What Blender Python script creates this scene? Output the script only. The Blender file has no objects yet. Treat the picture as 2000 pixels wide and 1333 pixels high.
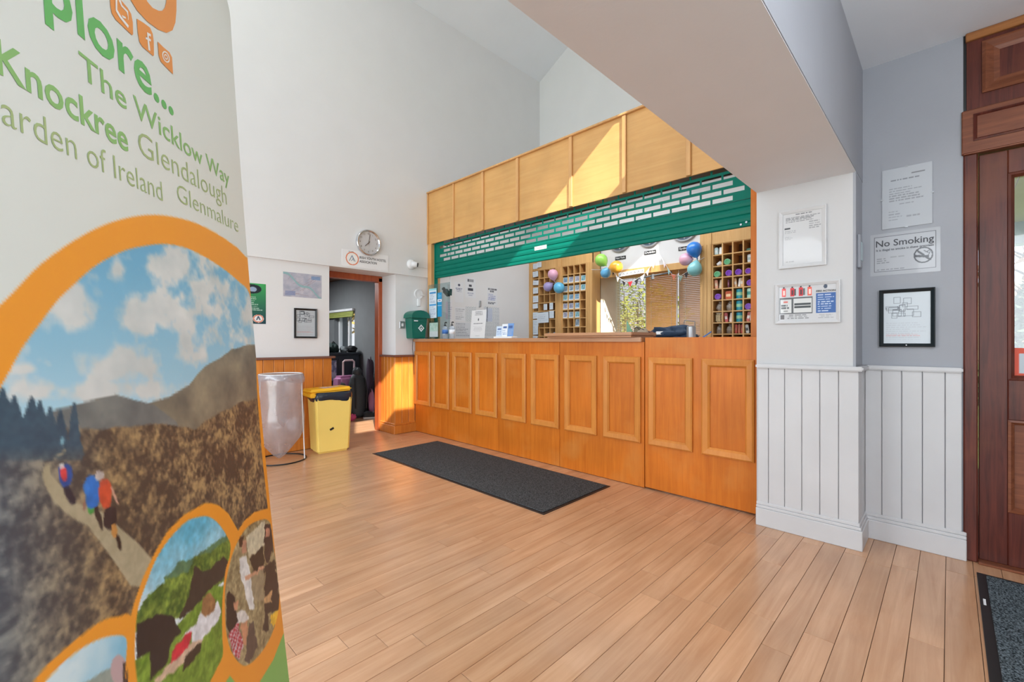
import bpy, bmesh, math, random
import numpy as np
from mathutils import Vector, Matrix, noise as mnoise

S = bpy.context.scene
COL = S.collection
random.seed(7)
# ------------------------------------------------------------------ camera
CA = math.radians(44.49); FPX = 869.6; HY = 668.0; CH = 1.10
cam = bpy.data.cameras.new('camera'); camo = bpy.data.objects.new('camera', cam); COL.objects.link(camo)
cam.sensor_width = 36; cam.lens = FPX * 36 / 2000; cam.shift_y = (HY - 666.5) / 2000
cam.clip_start = 0.02; cam.clip_end = 500
camo.location = (0, 0, CH); camo.rotation_euler = (math.pi / 2, 0, CA - math.pi / 2)
S.camera = camo
# ------------------------------------------------------------------ colour management
S.view_settings.view_transform = 'Standard'; S.view_settings.look = 'None'
S.view_settings.gamma = 1; S.view_settings.use_curve_mapping = False
S.view_settings.exposure = 0.15
S.cycles.use_denoising = True
S.cycles.max_bounces = 10; S.cycles.diffuse_bounces = 5; S.cycles.transparent_max_bounces = 12
S.cycles.sample_clamp_indirect = 8
# ------------------------------------------------------------------ sky and sun
W = bpy.data.worlds.new('sky'); S.world = W; W.use_nodes = True
nt = W.node_tree; bg = nt.nodes['Background']
tc = nt.nodes.new('ShaderNodeTexCoord'); sp = nt.nodes.new('ShaderNodeSeparateXYZ'); rp = nt.nodes.new('ShaderNodeValToRGB')
nt.links.new(tc.outputs['Generated'], sp.inputs[0]); nt.links.new(sp.outputs['Z'], rp.inputs[0]); nt.links.new(rp.outputs[0], bg.inputs[0])
rp.color_ramp.elements[0].position = 0.0; rp.color_ramp.elements[0].color = (0.92, 0.95, 1.0, 1)
rp.color_ramp.elements[1].position = 0.75; rp.color_ramp.elements[1].color = (0.45, 0.66, 1.0, 1)
bg.inputs[1].default_value = 1.0
SUN_K, SUN_S = 0.50, 0.774            # sunlight travels along (K, 1, -S)
sd = bpy.data.lights.new('sun', 'SUN'); sd.energy = 9.5; sd.angle = 0.009; sd.color = (1.0, 0.93, 0.82)
so = bpy.data.objects.new('sun', sd); COL.objects.link(so)
so.rotation_euler = Vector((SUN_K, 1, -SUN_S)).to_track_quat('-Z', 'Y').to_euler(); so.location = (-4, -8, 8)
def area(name, loc, tgt, sx, sy, power, col=(1, 1, 1)):
    l = bpy.data.lights.new(name, 'AREA'); l.shape = 'RECTANGLE'; l.size = sx; l.size_y = sy; l.energy = power; l.color = col
    o = bpy.data.objects.new(name, l); COL.objects.link(o); o.location = loc
    o.rotation_euler = (Vector(tgt) - Vector(loc)).to_track_quat('-Z', 'Y').to_euler(); return o
area('hall_fill', (0.6, 2.7, 5.7), (0.9, 2.75, 0), 2.6, 0.8, 30, (0.9, 0.95, 1))  # added overhead fill for the hall, out of view
area('reception_fill', (4.3, 2.8, 3.05), (4.3, 2.8, 0), 0.8, 2.2, 32, (0.94, 0.97, 1))  # added fill over the reception, hidden behind the fascia
pl_ = bpy.data.lights.new('porch_fill', 'POINT'); pl_.energy = 36; pl_.shadow_soft_size = 0.16; pl_.color = (0.93, 0.96, 1)  # unseen point light added to lift the porch and banner
plo = bpy.data.objects.new('porch_fill', pl_); COL.objects.link(plo); plo.location = (0.9, -0.75, 2.05)
area('end_fill', (-3.3, 1.6, 1.5), (3, 1.8, 1.6), 5.4, 2.9, 225, (0.87, 0.94, 1.0))  # large fill added behind the camera, no window there
area('side_room_fill', (2.2, 7.0, 2.05), (2.4, 7.0, 0), 0.9, 0.4, 32, (0.95, 0.98, 1))  # added fill to brighten the side room

# ------------------------------------------------------------------ pixel -> place helpers (2000x1333 photo frame)
def ray(x, y):
    r = (x - 1000) / FPX; t = (HY - y) / FPX
    return Vector((r * math.sin(CA) + math.cos(CA), -r * math.cos(CA) + math.sin(CA), t))
O3 = Vector((0, 0, CH))
def onX(x, y, X): d = ray(x, y); return O3 + d * (X / d[0])
def onY(x, y, Y): d = ray(x, y); return O3 + d * (Y / d[1])
def onZ(x, y, Z=0): d = ray(x, y); return O3 + d * ((Z - CH) / d[2])

# ------------------------------------------------------------------ materials
def lin(c):
    return tuple(((v / 255) / 12.92 if v / 255 <= 0.04045 else ((v / 255 + 0.055) / 1.055) ** 2.4) for v in c[:3]) + (1,)
MATS = {}
def newmat(name):
    m = bpy.data.materials.new(name); m.use_nodes = True
    return m, m.node_tree, m.node_tree.nodes['Principled BSDF']
def paint(name, c, rough=0.5, metal=0.0, var=0.04, bump=0.0, scale=6, coat=0.0, spec=0.5):
    if name in MATS: return MATS[name]
    m, t, b = newmat(name); c = lin(c)
    n = t.nodes.new('ShaderNodeTexNoise'); n.inputs['Scale'].default_value = scale; n.inputs['Detail'].default_value = 4
    co = t.nodes.new('ShaderNodeTexCoord'); t.links.new(co.outputs['Object'], n.inputs['Vector'])
    r = t.nodes.new('ShaderNodeValToRGB')
    r.color_ramp.elements[0].position = 0.3; r.color_ramp.elements[1].position = 0.7
    r.color_ramp.elements[0].color = tuple(max(0, v * (1 - var)) for v in c[:3]) + (1,)
    r.color_ramp.elements[1].color = tuple(min(1, v * (1 + var)) for v in c[:3]) + (1,)
    t.links.new(n.outputs['Fac'], r.inputs[0]); t.links.new(r.outputs[0], b.inputs['Base Color'])
    b.inputs['Roughness'].default_value = rough; b.inputs['Metallic'].default_value = metal
    b.inputs['Coat Weight'].default_value = coat; b.inputs['Specular IOR Level'].default_value = spec
    if bump:
        n2 = t.nodes.new('ShaderNodeTexNoise'); n2.inputs['Scale'].default_value = scale * 25; n2.inputs['Detail'].default_value = 2
        t.links.new(co.outputs['Object'], n2.inputs['Vector'])
        bp = t.nodes.new('ShaderNodeBump'); bp.inputs['Strength'].default_value = bump; bp.inputs['Distance'].default_value = 0.004
        t.links.new(n2.outputs['Fac'], bp.inputs['Height']); t.links.new(bp.outputs[0], b.inputs['Normal'])
    MATS[name] = m; return m
def wood(name, c1, c2, axis='Z', scale=10, rough=0.4, coat=0.0, rnd=0.0, spec=0.5, blotch=None):
    """grain stretched along an axis, c1/c2 the two tones; rnd varies the tone from piece to piece"""
    if name in MATS: return MATS[name]
    m, t, b = newmat(name); L = t.links
    co = t.nodes.new('ShaderNodeTexCoord'); oi = t.nodes.new('ShaderNodeObjectInfo')
    mp = t.nodes.new('ShaderNodeMapping'); k = 0.06
    mp.inputs['Scale'].default_value = {'X': (k, 1, 1), 'Y': (1, k, 1), 'Z': (1, 1, k)}[axis]
    mul = t.nodes.new('ShaderNodeMath'); mul.operation = 'MULTIPLY'; mul.inputs[1].default_value = 37.0
    L.new(oi.outputs['Random'], mul.inputs[0])
    add = t.nodes.new('ShaderNodeVectorMath'); add.operation = 'ADD'
    L.new(co.outputs['Object'], add.inputs[0]); L.new(mul.outputs[0], add.inputs[1])
    L.new(add.outputs[0], mp.inputs['Vector'])
    n = t.nodes.new('ShaderNodeTexNoise'); n.inputs['Scale'].default_value = scale * 4; n.inputs['Detail'].default_value = 7; n.inputs['Roughness'].default_value = 0.62
    n.inputs['Distortion'].default_value = 0.6
    L.new(mp.outputs[0], n.inputs['Vector'])
    r = t.nodes.new('ShaderNodeValToRGB'); r.color_ramp.elements[0].position = 0.28; r.color_ramp.elements[1].position = 0.72
    r.color_ramp.elements[0].color = lin(c2); r.color_ramp.elements[1].color = lin(c1)
    L.new(n.outputs['Fac'], r.inputs[0]); out = r.outputs[0]
    n3 = t.nodes.new('ShaderNodeTexNoise'); n3.inputs['Scale'].default_value = 2.2; n3.inputs['Detail'].default_value = 4
    L.new(add.outputs[0], n3.inputs['Vector'])
    mx = t.nodes.new('ShaderNodeMix'); mx.data_type = 'RGBA'; mx.blend_type = 'MULTIPLY'
    mr = t.nodes.new('ShaderNodeMapRange'); mr.inputs['From Min'].default_value = 0.3; mr.inputs['From Max'].default_value = 0.7
    mr.inputs['To Min'].default_value = 0.86; mr.inputs['To Max'].default_value = 1.1
    L.new(n3.outputs['Fac'], mr.inputs['Value']); mx.inputs['Factor'].default_value = 1.0
    L.new(out, mx.inputs['A']); L.new(mr.outputs[0], mx.inputs['B']); out = mx.outputs['Result']
    if rnd:
        hs = t.nodes.new('ShaderNodeHueSaturation'); m2 = t.nodes.new('ShaderNodeMapRange')
        m2.inputs['To Min'].default_value = 1 - rnd; m2.inputs['To Max'].default_value = 1 + rnd
        L.new(oi.outputs['Random'], m2.inputs['Value']); L.new(m2.outputs[0], hs.inputs['Value']); L.new(out, hs.inputs['Color']); out = hs.outputs[0]
    if blotch:
        n4 = t.nodes.new('ShaderNodeTexNoise'); n4.inputs['Scale'].default_value = 3.0; n4.inputs['Detail'].default_value = 6
        L.new(co.outputs['Object'], n4.inputs['Vector'])
        m3 = t.nodes.new('ShaderNodeMapRange'); m3.inputs['From Min'].default_value = 0.55; m3.inputs['From Max'].default_value = 0.72; m3.inputs['To Max'].default_value = 0.55
        L.new(n4.outputs['Fac'], m3.inputs['Value'])
        x2 = t.nodes.new('ShaderNodeMix'); x2.data_type = 'RGBA'; x2.inputs['B'].default_value = lin(blotch)
        L.new(m3.outputs[0], x2.inputs['Factor']); L.new(out, x2.inputs['A']); out = x2.outputs['Result']
    L.new(out, b.inputs['Base Color'])
    b.inputs['Roughness'].default_value = rough; b.inputs['Coat Weight'].default_value = coat; b.inputs['Coat Roughness'].default_value = 0.12; b.inputs['Specular IOR Level'].default_value = spec
    bp = t.nodes.new('ShaderNodeBump'); bp.inputs['Strength'].default_value = 0.12; bp.inputs['Distance'].default_value = 0.002
    L.new(n.outputs['Fac'], bp.inputs['Height']); L.new(bp.outputs[0], b.inputs['Normal'])
    MATS[name] = m; return m
def glassy(name, tint=(255, 255, 255), gloss=0.08, rough=0.02, body=0.0, body_col=(230, 235, 240)):
    if name in MATS: return MATS[name]
    m, t, b = newmat(name); L = t.links; t.nodes.remove(b)
    out = t.nodes['Material Output']
    tr = t.nodes.new('ShaderNodeBsdfTransparent'); tr.inputs[0].default_value = lin(tint)
    gl = t.nodes.new('ShaderNodeBsdfGlossy'); gl.inputs['Roughness'].default_value = rough
    mx = t.nodes.new('ShaderNodeMixShader'); mx.inputs[0].default_value = gloss
    L.new(tr.outputs[0], mx.inputs[1]); L.new(gl.outputs[0], mx.inputs[2]); res = mx.outputs[0]
    if body:
        df = t.nodes.new('ShaderNodeBsdfDiffuse'); df.inputs[0].default_value = lin(body_col)
        tl = t.nodes.new('ShaderNodeBsdfTranslucent'); tl.inputs[0].default_value = lin(body_col)
        ad = t.nodes.new('ShaderNodeMixShader'); ad.inputs[0].default_value = 0.4
        L.new(df.outputs[0], ad.inputs[1]); L.new(tl.outputs[0], ad.inputs[2])
        n = t.nodes.new('ShaderNodeTexNoise'); n.inputs['Scale'].default_value = 7; n.inputs['Detail'].default_value = 5
        co = t.nodes.new('ShaderNodeTexCoord'); L.new(co.outputs['Object'], n.inputs['Vector'])
        mr = t.nodes.new('ShaderNodeMapRange'); mr.inputs['To Min'].default_value = body * 0.6; mr.inputs['To Max'].default_value = min(1, body * 1.4)
        L.new(n.outputs['Fac'], mr.inputs['Value'])
        m2 = t.nodes.new('ShaderNodeMixShader'); L.new(mr.outputs[0], m2.inputs[0]); L.new(res, m2.inputs[1]); L.new(ad.outputs[0], m2.inputs[2]); res = m2.outputs[0]
    L.new(res, out.inputs['Surface']); MATS[name] = m; return m
def printed(name='printed_sheet', rough=0.55, coat=0.0):
    if name in MATS: return MATS[name]
    m, t, b = newmat(name); a = t.nodes.new('ShaderNodeAttribute'); a.attribute_name = 'Col'
    t.links.new(a.outputs['Color'], b.inputs['Base Color']); b.inputs['Roughness'].default_value = rough
    b.inputs['Coat Weight'].default_value = coat; b.inputs['Coat Roughness'].default_value = 0.05
    MATS[name] = m; return m

M_WALL = paint('white_wall_paint', (226, 226, 227), 0.7, bump=0.12, scale=3, var=0.015)
M_CEIL = paint('white_ceiling_paint', (232, 236, 241), 0.8, bump=0.1, scale=3, var=0.015)
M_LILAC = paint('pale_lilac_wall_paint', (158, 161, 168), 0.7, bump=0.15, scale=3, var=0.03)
M_GREYW = paint('side_room_grey_paint', (122, 125, 128), 0.8, var=0.04)
M_TRIMW = paint('white_gloss_woodwork', (198, 198, 200), 0.4, var=0.03, scale=4)
M_FLOOR = wood('floor_plank_wood', (214, 170, 134), (186, 136, 98), 'X', 6, 0.3, rnd=0.05, coat=0.3)
M_SUBF = paint('floor_joint_dark', (70, 48, 34), 0.8)
M_COUNTER = wood('counter_veneer', (206, 118, 36), (186, 98, 24), 'Z', 10, 0.4, coat=0.03, spec=0.25, blotch=(202, 132, 62))
M_MOULD = wood('counter_moulding_wood', (210, 138, 62), (194, 118, 48), 'Z', 10, 0.4, coat=0.03, spec=0.3)
M_TOPW = wood('counter_top_wood', (190, 140, 100), (172, 122, 84), 'Y', 10, 0.35, coat=0.2)
M_FASC = wood('fascia_veneer', (214, 166, 104), (204, 152, 90), 'Y', 6, 0.45)
M_FASCB = wood('fascia_batten_wood', (216, 168, 112), (200, 148, 92), 'Z', 10, 0.45)
M_UNIT = wood('pigeonhole_wood', (220, 176, 116), (206, 156, 94), 'Z', 8, 0.45)
M_UNITD = paint('pigeonhole_shade_wood', (104, 58, 32), 0.7)  # back panel wood darkened to stand for shade inside the holes
M_PINE = wood('varnished_pine', (226, 146, 62), (204, 116, 40), 'Z', 12, 0.38, coat=0.2, rnd=0.08)
M_PINER = wood('door_frame_pine', (190, 96, 48), (160, 72, 34), 'Z', 12, 0.4, coat=0.2)
M_CAP = wood('brown_dado_cap', (140, 98, 84), (112, 74, 62), 'X', 10, 0.35, coat=0.3)
M_MAHOG = wood('mahogany_door_wood', (106, 50, 38), (66, 28, 22), 'Z', 12, 0.4, coat=0.06, spec=0.3, blotch=(116, 66, 42))
M_MAHOGL = wood('mahogany_panel_wood', (140, 84, 56), (104, 56, 38), 'Y', 12, 0.4, coat=0.06, spec=0.3)
M_GREEN = paint('shutter_green', (4, 110, 94), 0.45, var=0.05, spec=0.15)
M_BLACK = paint('black_plastic', (26, 27, 29), 0.4)
M_DARK = paint('charcoal_fabric', (44, 46, 50), 0.85, bump=0.3)
M_WHITE = paint('white_plastic', (228, 229, 231), 0.35)
M_PAPER = paint('white_paper', (232, 233, 236), 0.7, var=0.01)
M_CHROME = paint('chrome', (215, 215, 218), 0.12, metal=1.0, var=0.02)
M_FRW = paint('white_frame_lacquer', (200, 201, 203), 0.4, var=0.02)
M_STEEL = paint('grey_metal', (170, 172, 176), 0.35, metal=0.8)
M_PRINT = printed(); M_PRINTG = printed('printed_sheet_behind_glass', 0.5, 0.6)
M_INK = paint('black_ink', (30, 32, 36), 0.6, var=0)
M_GLASS = glassy('window_glass')

# ------------------------------------------------------------------ mesh building
class MB:
    def __init__(s): s.v = []; s.f = []
    def add(s, vs, fs):
        n = len(s.v); s.v += [tuple(p) for p in vs]; s.f += [tuple(i + n for i in q) for q in fs]; return s
    def box(s, x0, x1, y0, y1, z0, z1):
        return s.add([(x0, y0, z0), (x1, y0, z0), (x1, y1, z0), (x0, y1, z0), (x0, y0, z1), (x1, y0, z1), (x1, y1, z1), (x0, y1, z1)],
                     [(0, 3, 2, 1), (4, 5, 6, 7), (0, 1, 5, 4), (1, 2, 6, 5), (2, 3, 7, 6), (3, 0, 4, 7)])
    def prism(s, pts, fn, a0, a1):
        """closed outline pts (2D) swept from a0 to a1; fn(p, q, a) -> 3D"""
        n = len(pts)
        return s.add([fn(p[0], p[1], a0) for p in pts] + [fn(p[0], p[1], a1) for p in pts],
                     [tuple(range(n))[::-1], tuple(range(n, 2 * n))] + [(i, (i + 1) % n, n + (i + 1) % n, n + i) for i in range(n)])
    def lathe(s, prof, c, axis=(0, 0, 1), seg=20):
        """prof: list of (radius, height) along the axis from c"""
        A = Vector(axis).normalized(); U = A.orthogonal().normalized(); V = A.cross(U); c = Vector(c)
        vs, fs = [], []
        for r, h in prof:
            for i in range(seg):
                t = 2 * math.pi * i / seg; vs.append(c + A * h + (U * math.cos(t) + V * math.sin(t)) * r)
        for j in range(len(prof) - 1):
            for i in range(seg):
                k = (i + 1) % seg; fs.append((j * seg + i, j * seg + k, (j + 1) * seg + k, (j + 1) * seg + i))
        fs.append(tuple(range(seg))[::-1]); fs.append(tuple((len(prof) - 1) * seg + i for i in range(seg)))
        return s.add(vs, fs)
    def tube(s, pts, r, seg=8):
        P = [Vector(p) for p in pts]; vs, fs = [], []; U = None
        for i, p in enumerate(P):
            d = (P[min(i + 1, len(P) - 1)] - P[max(i - 1, 0)]).normalized()
            U = d.orthogonal().normalized() if U is None else (U - d * U.dot(d)).normalized()
            V = d.cross(U); rr = r[i] if isinstance(r, (list, tuple)) else r
            for k in range(seg):
                t = 2 * math.pi * k / seg; vs.append(p + (U * math.cos(t) + V * math.sin(t)) * rr)
        for i in range(len(P) - 1):
            for k in range(seg):
                q = (k + 1) % seg; fs.append((i * seg + k, i * seg + q, (i + 1) * seg + q, (i + 1) * seg + k))
        fs.append(tuple(range(seg))[::-1]); fs.append(tuple((len(P) - 1) * seg + k for k in range(seg)))
        return s.add(vs, fs)
    def frame(s, u0, u1, v0, v1, w, prof, fn):
        """mitred frame ring: prof = [(inset, height)...] across the strip (inset from the outer edge); fn(u,v,h)->3D"""
        vs, fs = [], []; n = len(prof)
        for i, h in prof:
            vs += [fn(u0 + i, v0 + i, h), fn(u1 - i, v0 + i, h), fn(u1 - i, v1 - i, h), fn(u0 + i, v1 - i, h)]
        for j in range(n):
            q = (j + 1) % n
            for k in range(4):
                l = (k + 1) % 4; fs.append((j * 4 + k, j * 4 + l, q * 4 + l, q * 4 + k))
        return s.add(vs, fs)
    def mesh(s, name, bevel=0.0, smooth=False, seg=1):
        me = bpy.data.meshes.new(name); me.from_pydata(s.v, [], s.f)
        bm = bmesh.new(); bm.from_mesh(me)
        bmesh.ops.recalc_face_normals(bm, faces=bm.faces)
        if bevel: bmesh.ops.bevel(bm, geom=list(bm.edges), offset=bevel, segments=seg, affect='EDGES', clamp_overlap=True)
        bm.to_mesh(me); bm.free()
        if smooth: me.shade_smooth()
        return me
    def build(s, name, mat, parent=None, bevel=0.0, smooth=False, seg=1, **kw):
        return link(s.mesh(name, bevel, smooth, seg), name, mat, parent, **kw)
def link(me, name, mat=None, parent=None, loc=None, rot=None, **kw):
    if mat is not None and not me.materials: me.materials.append(mat)
    o = bpy.data.objects.new(name, me); COL.objects.link(o)
    if loc is not None: o.location = loc
    if rot is not None: o.rotation_euler = rot
    if parent is not None:
        o.parent = parent
        if loc is None: o.matrix_parent_inverse = world_of(parent).inverted()
    return tag(o, **kw)
def world_of(o):
    m = Matrix.LocRotScale(o.location, o.rotation_euler, o.scale)
    return m if o.parent is None else world_of(o.parent) @ o.matrix_parent_inverse @ m
def tag(o, label=None, cat=None, group=None, kind=None):
    for k, v in (('label', label), ('category', cat), ('group', group), ('kind', kind)):
        if v: o[k] = v
    return o
def thing(name, label, cat, loc=(0, 0, 0), rz=0.0, group=None, kind=None):
    o = bpy.data.objects.new(name, None); COL.objects.link(o); o.location = loc; o.rotation_euler = (0, 0, rz); o.empty_display_size = 0.05
    return tag(o, label, cat, group, kind)
def struct(name, mb, mat, parent=None, bevel=0.0, label=None): return mb.build(name, mat, parent, bevel, kind='structure' if parent is None else None, label=label)
UX, UY = Vector((1, 0, 0)), Vector((0, -1, 0)); UPZ = Vector((0, 0, 1))   # reading direction on walls facing -Y and -X
_tc = {}
def lettering(name, body, mat, org, u, v, height=None, width=None, parent=None, bold=0.0, depth=0.0006, align='LEFT', mapfn=None):
    """flat letters; org = lower left (or centre) point; u, v = reading and up directions; height = capital height"""
    key = (body, bold)
    if key not in _tc:
        cu = bpy.data.curves.new('letters', 'FONT'); cu.body = body; cu.size = 1.0; cu.resolution_u = 3; cu.offset = bold
        o = bpy.data.objects.new('letters', cu); COL.objects.link(o)
        dg = bpy.context.evaluated_depsgraph_get(); me = bpy.data.meshes.new_from_object(o.evaluated_get(dg))
        co = np.empty(len(me.vertices) * 3, np.float32); me.vertices.foreach_get('co', co)
        _tc[key] = (co.reshape(-1, 3)[:, :2].copy(), [tuple(p.vertices) for p in me.polygons])
        bpy.data.objects.remove(o); bpy.data.curves.remove(cu); bpy.data.meshes.remove(me)
    co, fs = _tc[key]
    x0, x1 = co[:, 0].min(), co[:, 0].max(); cap = 0.69
    sy = height / cap if height else width / (x1 - x0); sx = width / (x1 - x0) if width else sy
    off = -(x1 - x0) * sx / 2 if align == 'CENTER' else 0
    n = u.cross(v).normalized() if mapfn is None else None
    vs = [(mapfn((p[0] - x0) * sx + off, p[1] * sy) if mapfn else org + u * float((p[0] - x0) * sx + off) + v * float(p[1] * sy) + n * depth) for p in co]
    me = bpy.data.meshes.new(name); me.from_pydata([tuple(p) for p in vs], [], fs)
    return link(me, name, mat, parent, kind='stuff')

class Print:
    """a flat printed sheet painted on a fine grid (colour attribute)"""
    def __init__(s, w, h, cell=0.003, base=(235, 236, 238)):
        s.w, s.h = w, h; s.nx = max(3, int(w / cell)); s.ny = max(3, int(h / cell))
        s.U, s.V = np.meshgrid(np.linspace(0, w, s.nx), np.linspace(0, h, s.ny))
        s.c = np.ones((s.ny, s.nx, 3)); s.c[:] = base
    def put(s, m, c, a=1.0): s.c[m] = s.c[m] * (1 - a) + np.array(c) * a; return s
    def rect(s, u0, u1, v0, v1, c, a=1.0):     # fractions of the sheet
        return s.put((s.U >= u0 * s.w) & (s.U <= u1 * s.w) & (s.V >= v0 * s.h) & (s.V <= v1 * s.h), c, a)
    def ell(s, u, v, ru, rv, c, hole=0.0):
        d = ((s.U / s.w - u) / ru) ** 2 + ((s.V / s.h - v) / rv) ** 2
        return s.put((d <= 1) & (d >= hole * hole), c)
    def line(s, u0, v0, u1, v1, th, c):
        a = np.array([u0 * s.w, v0 * s.h]); b = np.array([u1 * s.w, v1 * s.h]); d = b - a; L2 = max(1e-9, d @ d)
        t = np.clip(((s.U - a[0]) * d[0] + (s.V - a[1]) * d[1]) / L2, 0, 1)
        return s.put(np.hypot(s.U - a[0] - t * d[0], s.V - a[1] - t * d[1]) <= th / 2, c)
    def lines(s, u0, u1, v0, v1, n, c=(120, 122, 128), seed=1, fill=0.55, cen=False):
        rg = random.Random(seed)
        for i in range(n):
            v = v1 - (v1 - v0) * (i + 0.5) / n; hh = (v1 - v0) / n * fill / 2
            e = rg.uniform(0.55, 1.0) * (u1 - u0); a = (u0 + u1 - e) / 2 if cen else u0; u = a
            while u < a + e:
                ww = rg.uniform(0.03, 0.12); s.rect(u, min(a + e, u + ww), v - hh, v + hh, c, 0.8); u += ww + 0.018
        return s
    def grad(s, c0, c1):
        f = (s.V / s.h)[..., None]; s.c = np.array(c0) * (1 - f) + np.array(c1) * f; return s
    def build(s, name, org, u, v=UPZ, parent=None, mat=None, depth=0.0008, backing=True, **kw):
        n = u.cross(v).normalized()
        P = np.array(org)[None, None] + s.U[..., None] * np.array(u) + s.V[..., None] * np.array(v) + np.array(n) * depth
        vs = P.reshape(-1, 3); idx = np.arange(s.nx * s.ny).reshape(s.ny, s.nx)
        q = np.stack([idx[:-1, :-1], idx[:-1, 1:], idx[1:, 1:], idx[1:, :-1]], -1).reshape(-1, 4)
        col = s.c.reshape(-1, 3) / 255.0
        if backing:                          # a rim and a back so the sheet has thickness
            b = [P[0, 0] - np.array(n) * depth, P[0, -1] - np.array(n) * depth, P[-1, -1] - np.array(n) * depth, P[-1, 0] - np.array(n) * depth]
            vs = np.vstack([vs, b]); k = s.nx * s.ny; c4 = [idx[0, 0], idx[0, -1], idx[-1, -1], idx[-1, 0]]
            col = np.vstack([col, col[c4]])
            extra = [(c4[i], k + i, k + (i + 1) % 4, c4[(i + 1) % 4]) for i in range(4)] + [(k + 3, k + 2, k + 1, k)]
            q = np.vstack([q, np.array(extra)])
        return grid_mesh(name, vs, q, col, mat or M_PRINT, parent, **kw)
def grid_mesh(name, vs, quads, col, mat, parent=None, **kw):
    me = bpy.data.meshes.new(name); nv, nf = len(vs), len(quads)
    me.vertices.add(nv); me.vertices.foreach_set('co', np.asarray(vs, np.float32).ravel())
    me.loops.add(nf * 4); me.loops.foreach_set('vertex_index', np.asarray(quads, np.int32).ravel())
    me.polygons.add(nf); me.polygons.foreach_set('loop_start', np.arange(0, nf * 4, 4, dtype=np.int32))
    me.update(calc_edges=True)
    lc = np.where(col <= 0.04045, col / 12.92, ((np.clip(col, 0, 1) + 0.055) / 1.055) ** 2.4)
    ca = me.color_attributes.new('Col', 'FLOAT_COLOR', 'POINT')
    ca.data.foreach_set('color', np.hstack([lc, np.ones((nv, 1))]).astype(np.float32).ravel())
    return link(me, name, mat, parent, **kw)
def vnoise(x, y, seed=0):
    """smooth value noise, numpy"""
    rg = np.random.RandomState(seed); T = rg.rand(256, 256); xi = np.floor(x).astype(int); yi = np.floor(y).astype(int); fx = x - xi; fy = y - yi
    fx = fx * fx * (3 - 2 * fx); fy = fy * fy * (3 - 2 * fy)
    g = lambda a, b: T[a % 256, b % 256]
    return (g(xi, yi) * (1 - fx) + g(xi + 1, yi) * fx) * (1 - fy) + (g(xi, yi + 1) * (1 - fx) + g(xi + 1, yi + 1) * fx) * fy
def fbm(x, y, oct=4, seed=0):
    a, o, n = 0.5, 0.0, 0.0
    for i in range(oct): o = o + a * vnoise(x * 2 ** i, y * 2 ** i, seed + i); n += a; a *= 0.55
    return o / n
def inpoly(x, y, pts):
    r = np.zeros(x.shape, bool); j = len(pts) - 1
    for i in range(len(pts)):
        xi, yi = pts[i]; xj, yj = pts[j]
        if yi != yj: r ^= ((yi > y) != (yj > y)) & (x < (xj - xi) * (y - yi) / (yj - yi) + xi)
        j = i
    return r
def lump(c, r, seed=0, amp=0.25, freq=2.0, seg=20, rings=12, flat=None):
    """a soft irregular body: ellipsoid at c with radii r, roughened; flat = height of the surface it rests on"""
    mb = MB(); vs = []; c = Vector(c)
    for j in range(rings + 1):
        ph = math.pi * j / rings
        for i in range(seg):
            t = 2 * math.pi * i / seg; d = Vector((math.sin(ph) * math.cos(t), math.sin(ph) * math.sin(t), -math.cos(ph)))
            k = 1 + amp * mnoise.fractal(d * freq + Vector((seed * 3.1, seed, 0)), 1.0, 2.0, 3)
            p = c + Vector((d.x * r[0], d.y * r[1], d.z * r[2])) * k
            if flat is not None and p.z < flat: p.z = flat
            vs.append(p)
    fs = [(j * seg + i, j * seg + (i + 1) % seg, (j + 1) * seg + (i + 1) % seg, (j + 1) * seg + i) for j in range(rings) for i in range(seg)]
    return mb.add(vs, fs)
ORD = ['first', 'second', 'third', 'fourth', 'fifth', 'sixth', 'seventh', 'eighth', 'ninth', 'tenth', 'eleventh', 'twelfth']

# ================================================================== STRUCTURE
XC, XF, XS, XB, XU, YW, XP, XR = 3.08, 3.26, 3.32, 5.417, 5.20, 4.72, 2.97, 3.21
ZLEDGE = 1.909; BW0, BW1 = 0.355, 0.835; ZSOF = 2.005; ZPORCH = 2.648
DX0, DX1 = 2.022, 2.82; YF = 5.03
fxz = lambda p, q, a: (p, a, q)
fyz = lambda p, q, a: (a, p, q)
# ---- floor: slab with planks laid along X
flo = struct('floor', MB().box(-3.4, XB + 0.2, -1.2, 9.2, -0.12, -0.006), M_SUBF)
PWID = 0.0953; Y0 = 0.0125
pl_cache = {}
def plank(L, x, y, par, z=0.0, w=PWID):
    k = (round(L, 2), w)
    if k not in pl_cache:
        pl_cache[k] = MB().box(-L / 2 + 0.0008, L / 2 - 0.0008, -w / 2 + 0.0009, w / 2 - 0.0009, -0.006, 0).mesh('plank', bevel=0.0007)
    return link(pl_cache[k], 'plank', M_FLOOR, par, loc=(x, y, z))
fwd = lambda x, y: x * math.cos(CA) + y * math.sin(CA)
rg = random.Random(3)
LENS = [0.7, 0.9, 1.1, 1.3]
for k in range(-7, 50):
    y = Y0 + (k + 0.5) * PWID
    if y > 4.68: break
    lim = XR + 0.12 if y < 0.84 else XC + 0.05
    x = (0.05 if y < 3.2 else -0.9) - rg.uniform(0, 0.9)
    while x < lim - 0.02:
        L = rg.choice(LENS); 
        if x + L > lim - 0.25: L = round(lim - x, 2)
        if fwd(x + L, y) > 0.95: plank(L, x + L / 2, y, flo)
        x += L
for k in range(0, 17):                    # through the side door
    y = 4.68 + (k + 0.5) * PWID
    x = 1.9 + (k * 0.37) % 0.5 if y > 5.2 else DX0
    lim = 3.35 if y > 5.2 else DX1
    while x < lim - 0.02:
        L = 0.9 if x + 0.9 < lim - 0.1 else round(lim - x, 2)
        plank(L, x + L / 2, y, flo); x += L
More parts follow.
